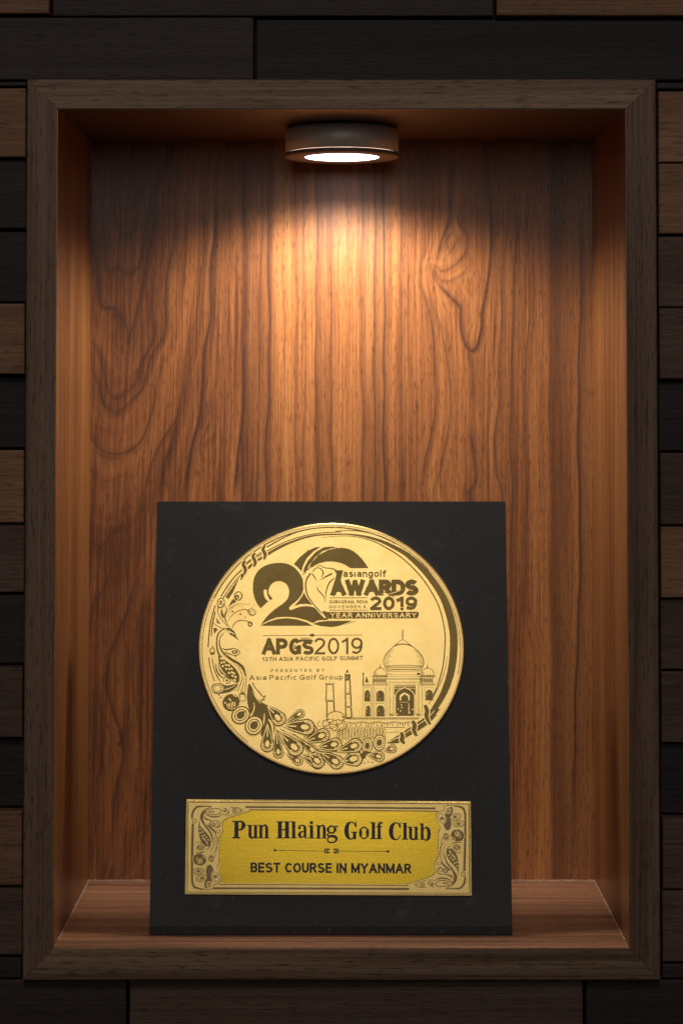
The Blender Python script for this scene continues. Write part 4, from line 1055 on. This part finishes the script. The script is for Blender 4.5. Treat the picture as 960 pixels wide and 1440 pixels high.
def scroll(rot):
    a = Art(NT)
    a.rot = rot
    a.Z(255, 1120, 9.93)
    sil = [(300, 120), (500, 118), (720, 120), (860, 160), (960, 196), (860, 232), (740, 270), (640, 305), (575, 350), (568, 420), (572, 490), (545, 540), (515, 600), (522, 700), (520, 820), (515, 930), (495, 990), (520, 1050), (548, 1120), (540, 1190), (490, 1220), (440, 1235), (430, 1290), (300, 1300), (190, 1270), (150, 1200), (150, 400), (180, 220), (230, 150)]
    a.poly([(x + 8, y + 8) for x, y in sil], PE, 1, True); a.poly(sil, PG, 2, True)
    st = lambda p, w, m=PE, l=3: a.stroke(p, w, m, l)
    # channel
    st([(420, 142), (300, 142), (220, 150), (172, 200), (152, 260), (148, 320)], [12, 18, 26, 30, 30, 16]); st([(160, 385), (155, 600), (150, 800), (148, 1000), (150, 1180), (175, 1260), (240, 1290), (320, 1300)], [30, 34, 34, 30, 30, 30, 24, 12])
    a.ring((180, 348), 24, 28, 10, PE, 4); a.ell((180, 350), 12, 14, PG, 4)
    # neck
    st([(420, 150), (330, 190), (275, 260), (255, 340), (250, 420), (240, 500)], [8, 14, 18, 20, 18, 8])
    st([(330, 200), (295, 260), (290, 330), (330, 410), (400, 500), (435, 600), (420, 680), (350, 750)], [20, 34, 36, 26, 22, 18, 14, 8]); st([(300, 180), (258, 270), (262, 380), (330, 470), (400, 560), (430, 640), (405, 720), (350, 770)], 12, PG, 4)
    # wing scales
    a.poly([(245, 410), (300, 460), (370, 540), (410, 620), (400, 690), (350, 700), (290, 650), (255, 580), (240, 490)], PE, 3, True)
    for c in ((262, 460), (262, 512), (295, 498), (290, 560), (320, 545), (350, 575), (325, 610), (350, 640), (375, 610), (365, 665), (305, 590)): a.ell(c, 14, 11, PG, 5, 30)
    # top feathers
    st([(320, 225), (380, 190), (450, 175), (540, 180), (560, 215), (500, 255), (420, 255), (350, 240), (320, 225)], 12); a.ell((420, 220), 44, 14, PE, 4, 0); a.ell((420, 222), 20, 6, PG, 5)
    st([(330, 255), (420, 285), (510, 285), (580, 250)], [6, 20, 18, 4]); st([(580, 160), (640, 190), (660, 230), (610, 265), (575, 240)], [8, 14, 14, 10, 6]); a.ell((610, 205), 26, 22, PE, 4)
    for k in range(4): st([(600 + k * 14, 215), (606 + k * 16, 185)], [4, 7], PG, 5)
    st([(680, 150), (730, 165), (790, 165), (860, 190)], [6, 14, 12, 4]); a.ring((745, 205), 32, 24, 10, PE, 3); a.ell((745, 205), 14, 10, PE, 4); st([(800, 190), (850, 205), (790, 235), (700, 260), (640, 280)], [10, 12, 8, 6, 4])
    # shoulder curl
    st([(315, 280), (350, 320), (430, 345), (510, 350), (540, 390), (520, 430), (470, 440)], [8, 22, 12, 12, 14, 12, 6]); a.ell((430, 395), 44, 30, PE, 3, 25); a.ell((430, 392), 26, 16, PG, 4, 25); a.ell((432, 392), 12, 8, PE, 5)
    a.ring((490, 405), 22, 26, 8, PE, 4); st([(360, 400), (420, 450), (470, 500), (480, 540)], [22, 28, 22, 8]); a.ring((515, 492), 26, 20, 7, PE, 3); 
    st([(480, 540), (500, 600), (495, 680), (470, 760), (430, 800)], [8, 10, 10, 9, 4]); st([(460, 560), (470, 640), (440, 720), (390, 780)], [4, 8, 8, 4]); st([(500, 700), (480, 800), (450, 880), (430, 920)], 8)
    # lower feathers
    a.ell((262, 715), 58, 44, PE, 3, 0); a.ring((258, 712), 42, 30, 9, PG, 4); a.ell((262, 712), 14, 12, PG, 5)
    st([(200, 660), (240, 640), (300, 660), (340, 710)], [6, 10, 10, 6]); st([(190, 790), (260, 790), (340, 770)], [6, 20, 6])
    a.ell((255, 885), 96, 84, PE, 3, 20); a.ring((255, 885), 98, 88, 9, PG, 4, 20)
    for p in ([(262, 870), (240, 890), (205, 905)], [(258, 870), (240, 925), (232, 945)], [(268, 870), (262, 930), (262, 950)], [(280, 870), (285, 915), (292, 940)], [(235, 850), (215, 870), (200, 880)]): st(p, [5, 14, 6], PG, 5)
    a.ring((330, 830), 34, 30, 10, PG, 5); a.ell((415, 865), 42, 52, PE, 3); a.ring((415, 860), 28, 38, 8, PG, 4); a.ell((415, 870), 10, 14, PG, 5)
    for c in ((345, 945), (378, 950), (412, 945), (360, 900)): a.ell(c, 9, 16, PG, 5)
    for (cx, cy, rx, ry, an) in ((235, 1048, 84, 48, -5), (285, 1145, 84, 52, -12)):
        a.ell((cx, cy), rx, ry, PE, 3, an); a.ell((cx, cy), rx * .86, ry * .8, PG, 4, an); a.ring((cx, cy), rx * .62, ry * .56, 7, PE, 5, an); a.ell((cx + 5, cy), rx * .34, ry * .34, PE, 5, an)
    a.poly([(370, 960), (420, 970), (450, 1040), (430, 1120), (420, 1240), (370, 1280), (330, 1280), (320, 1220), (360, 1140), (340, 1050)], PE, 3, True)
    a.ell((385, 1235), 40, 46, PG, 4); a.ell((385, 1240), 30, 34, PE, 5)
    for k in range(4): st([(370 + k * 10, 1225), (358 + k * 18, 1262)], [5, 9], PG, 6)
    a.ell((475, 1125), 60, 82, PG, 4, -20); a.ring((475, 1125), 48, 70, 8, PE, 5, -20); a.ell((470, 1115), 26, 34, PE, 5, -20); a.ell((465, 1095), 12, 24, PG, 6, -20)
    a.make('scroll_ornament', plate)
scroll(None); scroll((923.8, 2384.5))
# lettering in a heavy condensed slab face
a = Art(NT)
I = INK
def R_(x0, y0, x1, y1): a.rect(x0, y0, x1, y1, I, 2)
def W_(p, w): a.stroke(p, w, I, 2)
a.Z(320, 1145, 6)
R_(57, 60, 92, 206); R_(40, 58, 108, 69); R_(40, 195, 106, 207); W_([(90, 64), (118, 66), (134, 95), (118, 128), (90, 133)], [11, 18, 36, 18, 11])
def u_(x, yt, yb):
    R_(x, yt, x + 25, yb - 14); R_(x - 12, yt, x + 12, yt + 9); W_([(x + 13, yb - 20), (x + 25, yb - 5), (x + 42, yb - 8), (x + 52, yb - 28)], [24, 18, 12, 6]); R_(x + 47, yt, x + 72, yb); R_(x + 36, yt, x + 60, yt + 9); R_(x + 60, yb - 9, x + 84, yb)
def n_(x, yt, yb):
    R_(x, yt, x + 25, yb); R_(x - 12, yt, x + 12, yt + 9); R_(x - 12, yb - 9, x + 36, yb); W_([(x + 24, yt + 22), (x + 36, yt + 5), (x + 52, yt + 5), (x + 61, yt + 32), (x + 61, yb - 4)], [7, 12, 16, 25, 25]); R_(x + 41, yb - 9, x + 86, yb)
def l_(x, yt, yb, w=28): R_(x, yt, x + w, yb); R_(x - 13, yt, x + 10, yt + 9); R_(x - 12, yb - 9, x + w + 12, yb)
u_(176, 92, 206); n_(268, 92, 207)
R_(424, 62, 458, 207); R_(408, 62, 472, 71); R_(408, 198, 472, 207); R_(484, 62, 517, 207); R_(474, 62, 526, 71); R_(474, 198, 526, 207); R_(456, 128, 486, 139)
l_(543, 62, 207)
W_([(604, 122), (608, 103), (632, 96), (650, 112), (652, 150), (652, 192)], [22, 14, 10, 22, 24, 24]); W_([(646, 145), (620, 152), (606, 175), (618, 200), (645, 188)], [7, 14, 27, 15, 7]); W_([(650, 190), (662, 204), (677, 198)], [14, 12, 5]); a.ell((606, 120), 12, 12, I, 2)
a.ell((706, 74), 14, 14, I, 2); R_(694, 97, 721, 208); R_(682, 97, 700, 106); R_(682, 199, 733, 208)
n_(754, 94, 209)
a.ring((876, 132), 27, 30, 14, I, 2); W_([(852, 112), (846, 132), (852, 152)], [14, 24, 14]); W_([(900, 112), (906, 132), (900, 152)], [14, 24, 14]); W_([(900, 112), (915, 104), (930, 112)], [8, 12, 14])
W_([(856, 160), (842, 176), (856, 188), (890, 188), (914, 200), (912, 228), (878, 242), (846, 232), (846, 208), (862, 194)], [8, 14, 18, 24, 24, 16, 12, 12, 10, 8])
a.Z(460, 1145, 6)
W_([(238, 108), (226, 78), (198, 70), (172, 92), (162, 142), (172, 192), (200, 212), (222, 200), (232, 175)], [9, 11, 12, 30, 38, 30, 12, 10, 8]); R_(237, 66, 247, 112); R_(198, 150, 252, 159); R_(217, 158, 244, 212)
def o_(cx, cy, rx, ry):
    a.ring((cx, cy), rx, ry, 12, I, 2); W_([(cx - rx, cy - ry * .7), (cx - rx + 2, cy), (cx - rx, cy + ry * .7)], [12, 28, 12]); W_([(cx + rx, cy - ry * .7), (cx + rx - 2, cy), (cx + rx, cy + ry * .7)], [12, 28, 12])
o_(310, 160, 31, 49); l_(375, 70, 213)
R_(424, 98, 451, 213); R_(412, 104, 465, 113); R_(413, 204, 462, 213); W_([(437, 102), (440, 80), (454, 72), (464, 84)], [26, 20, 12, 16])
W_([(612, 116), (600, 84), (574, 76), (548, 98), (538, 147), (548, 197), (576, 217), (602, 205), (615, 180)], [9, 11, 12, 30, 38, 30, 12, 10, 8]); R_(609, 72, 619, 118)
l_(642, 76, 218); u_(690, 108, 220)
R_(788, 80, 812, 220); R_(776, 80, 800, 89); W_([(812, 132), (832, 114), (852, 130), (858, 167), (852, 206), (832, 222), (812, 208)], [8, 13, 26, 30, 26, 13, 8])
a.make('winner_lettering', plate)
a = Art(NT)
a.Z(320, 1145, 6)
a.text('BEST COURSE IN MYANMAR', 194, 410, 1548, 494, wt=.205, mat=INK, lay=2, tilt=10, gap=.11, word=.42)
a.make('award_lettering', plate)
a = Art(NT)
a.Z(320, 1145, 6)
a.ell((398, 306), 11, 11, INK, 2); a.stroke([(398, 307), (800, 313)], [5, 3.5], INK, 2, smooth=False)
a.stroke([(940, 314), (1352, 317)], [3.5, 5], INK, 2, smooth=False); a.ell((1352, 317), 11, 11, INK, 2)
for cx, sg in ((838, 1), (912, -1)):
    for (dx, dy) in ((-14, -14), (-14, 14), (2, -14), (2, 14), (-22, 0), (14, -12), (14, 12), (-4, 0)): a.ell((cx + dx * sg, 313 + dy), 7, 8, INK, 2)
a.make('arrow_divider', plate)

S.cycles.use_denoising = True
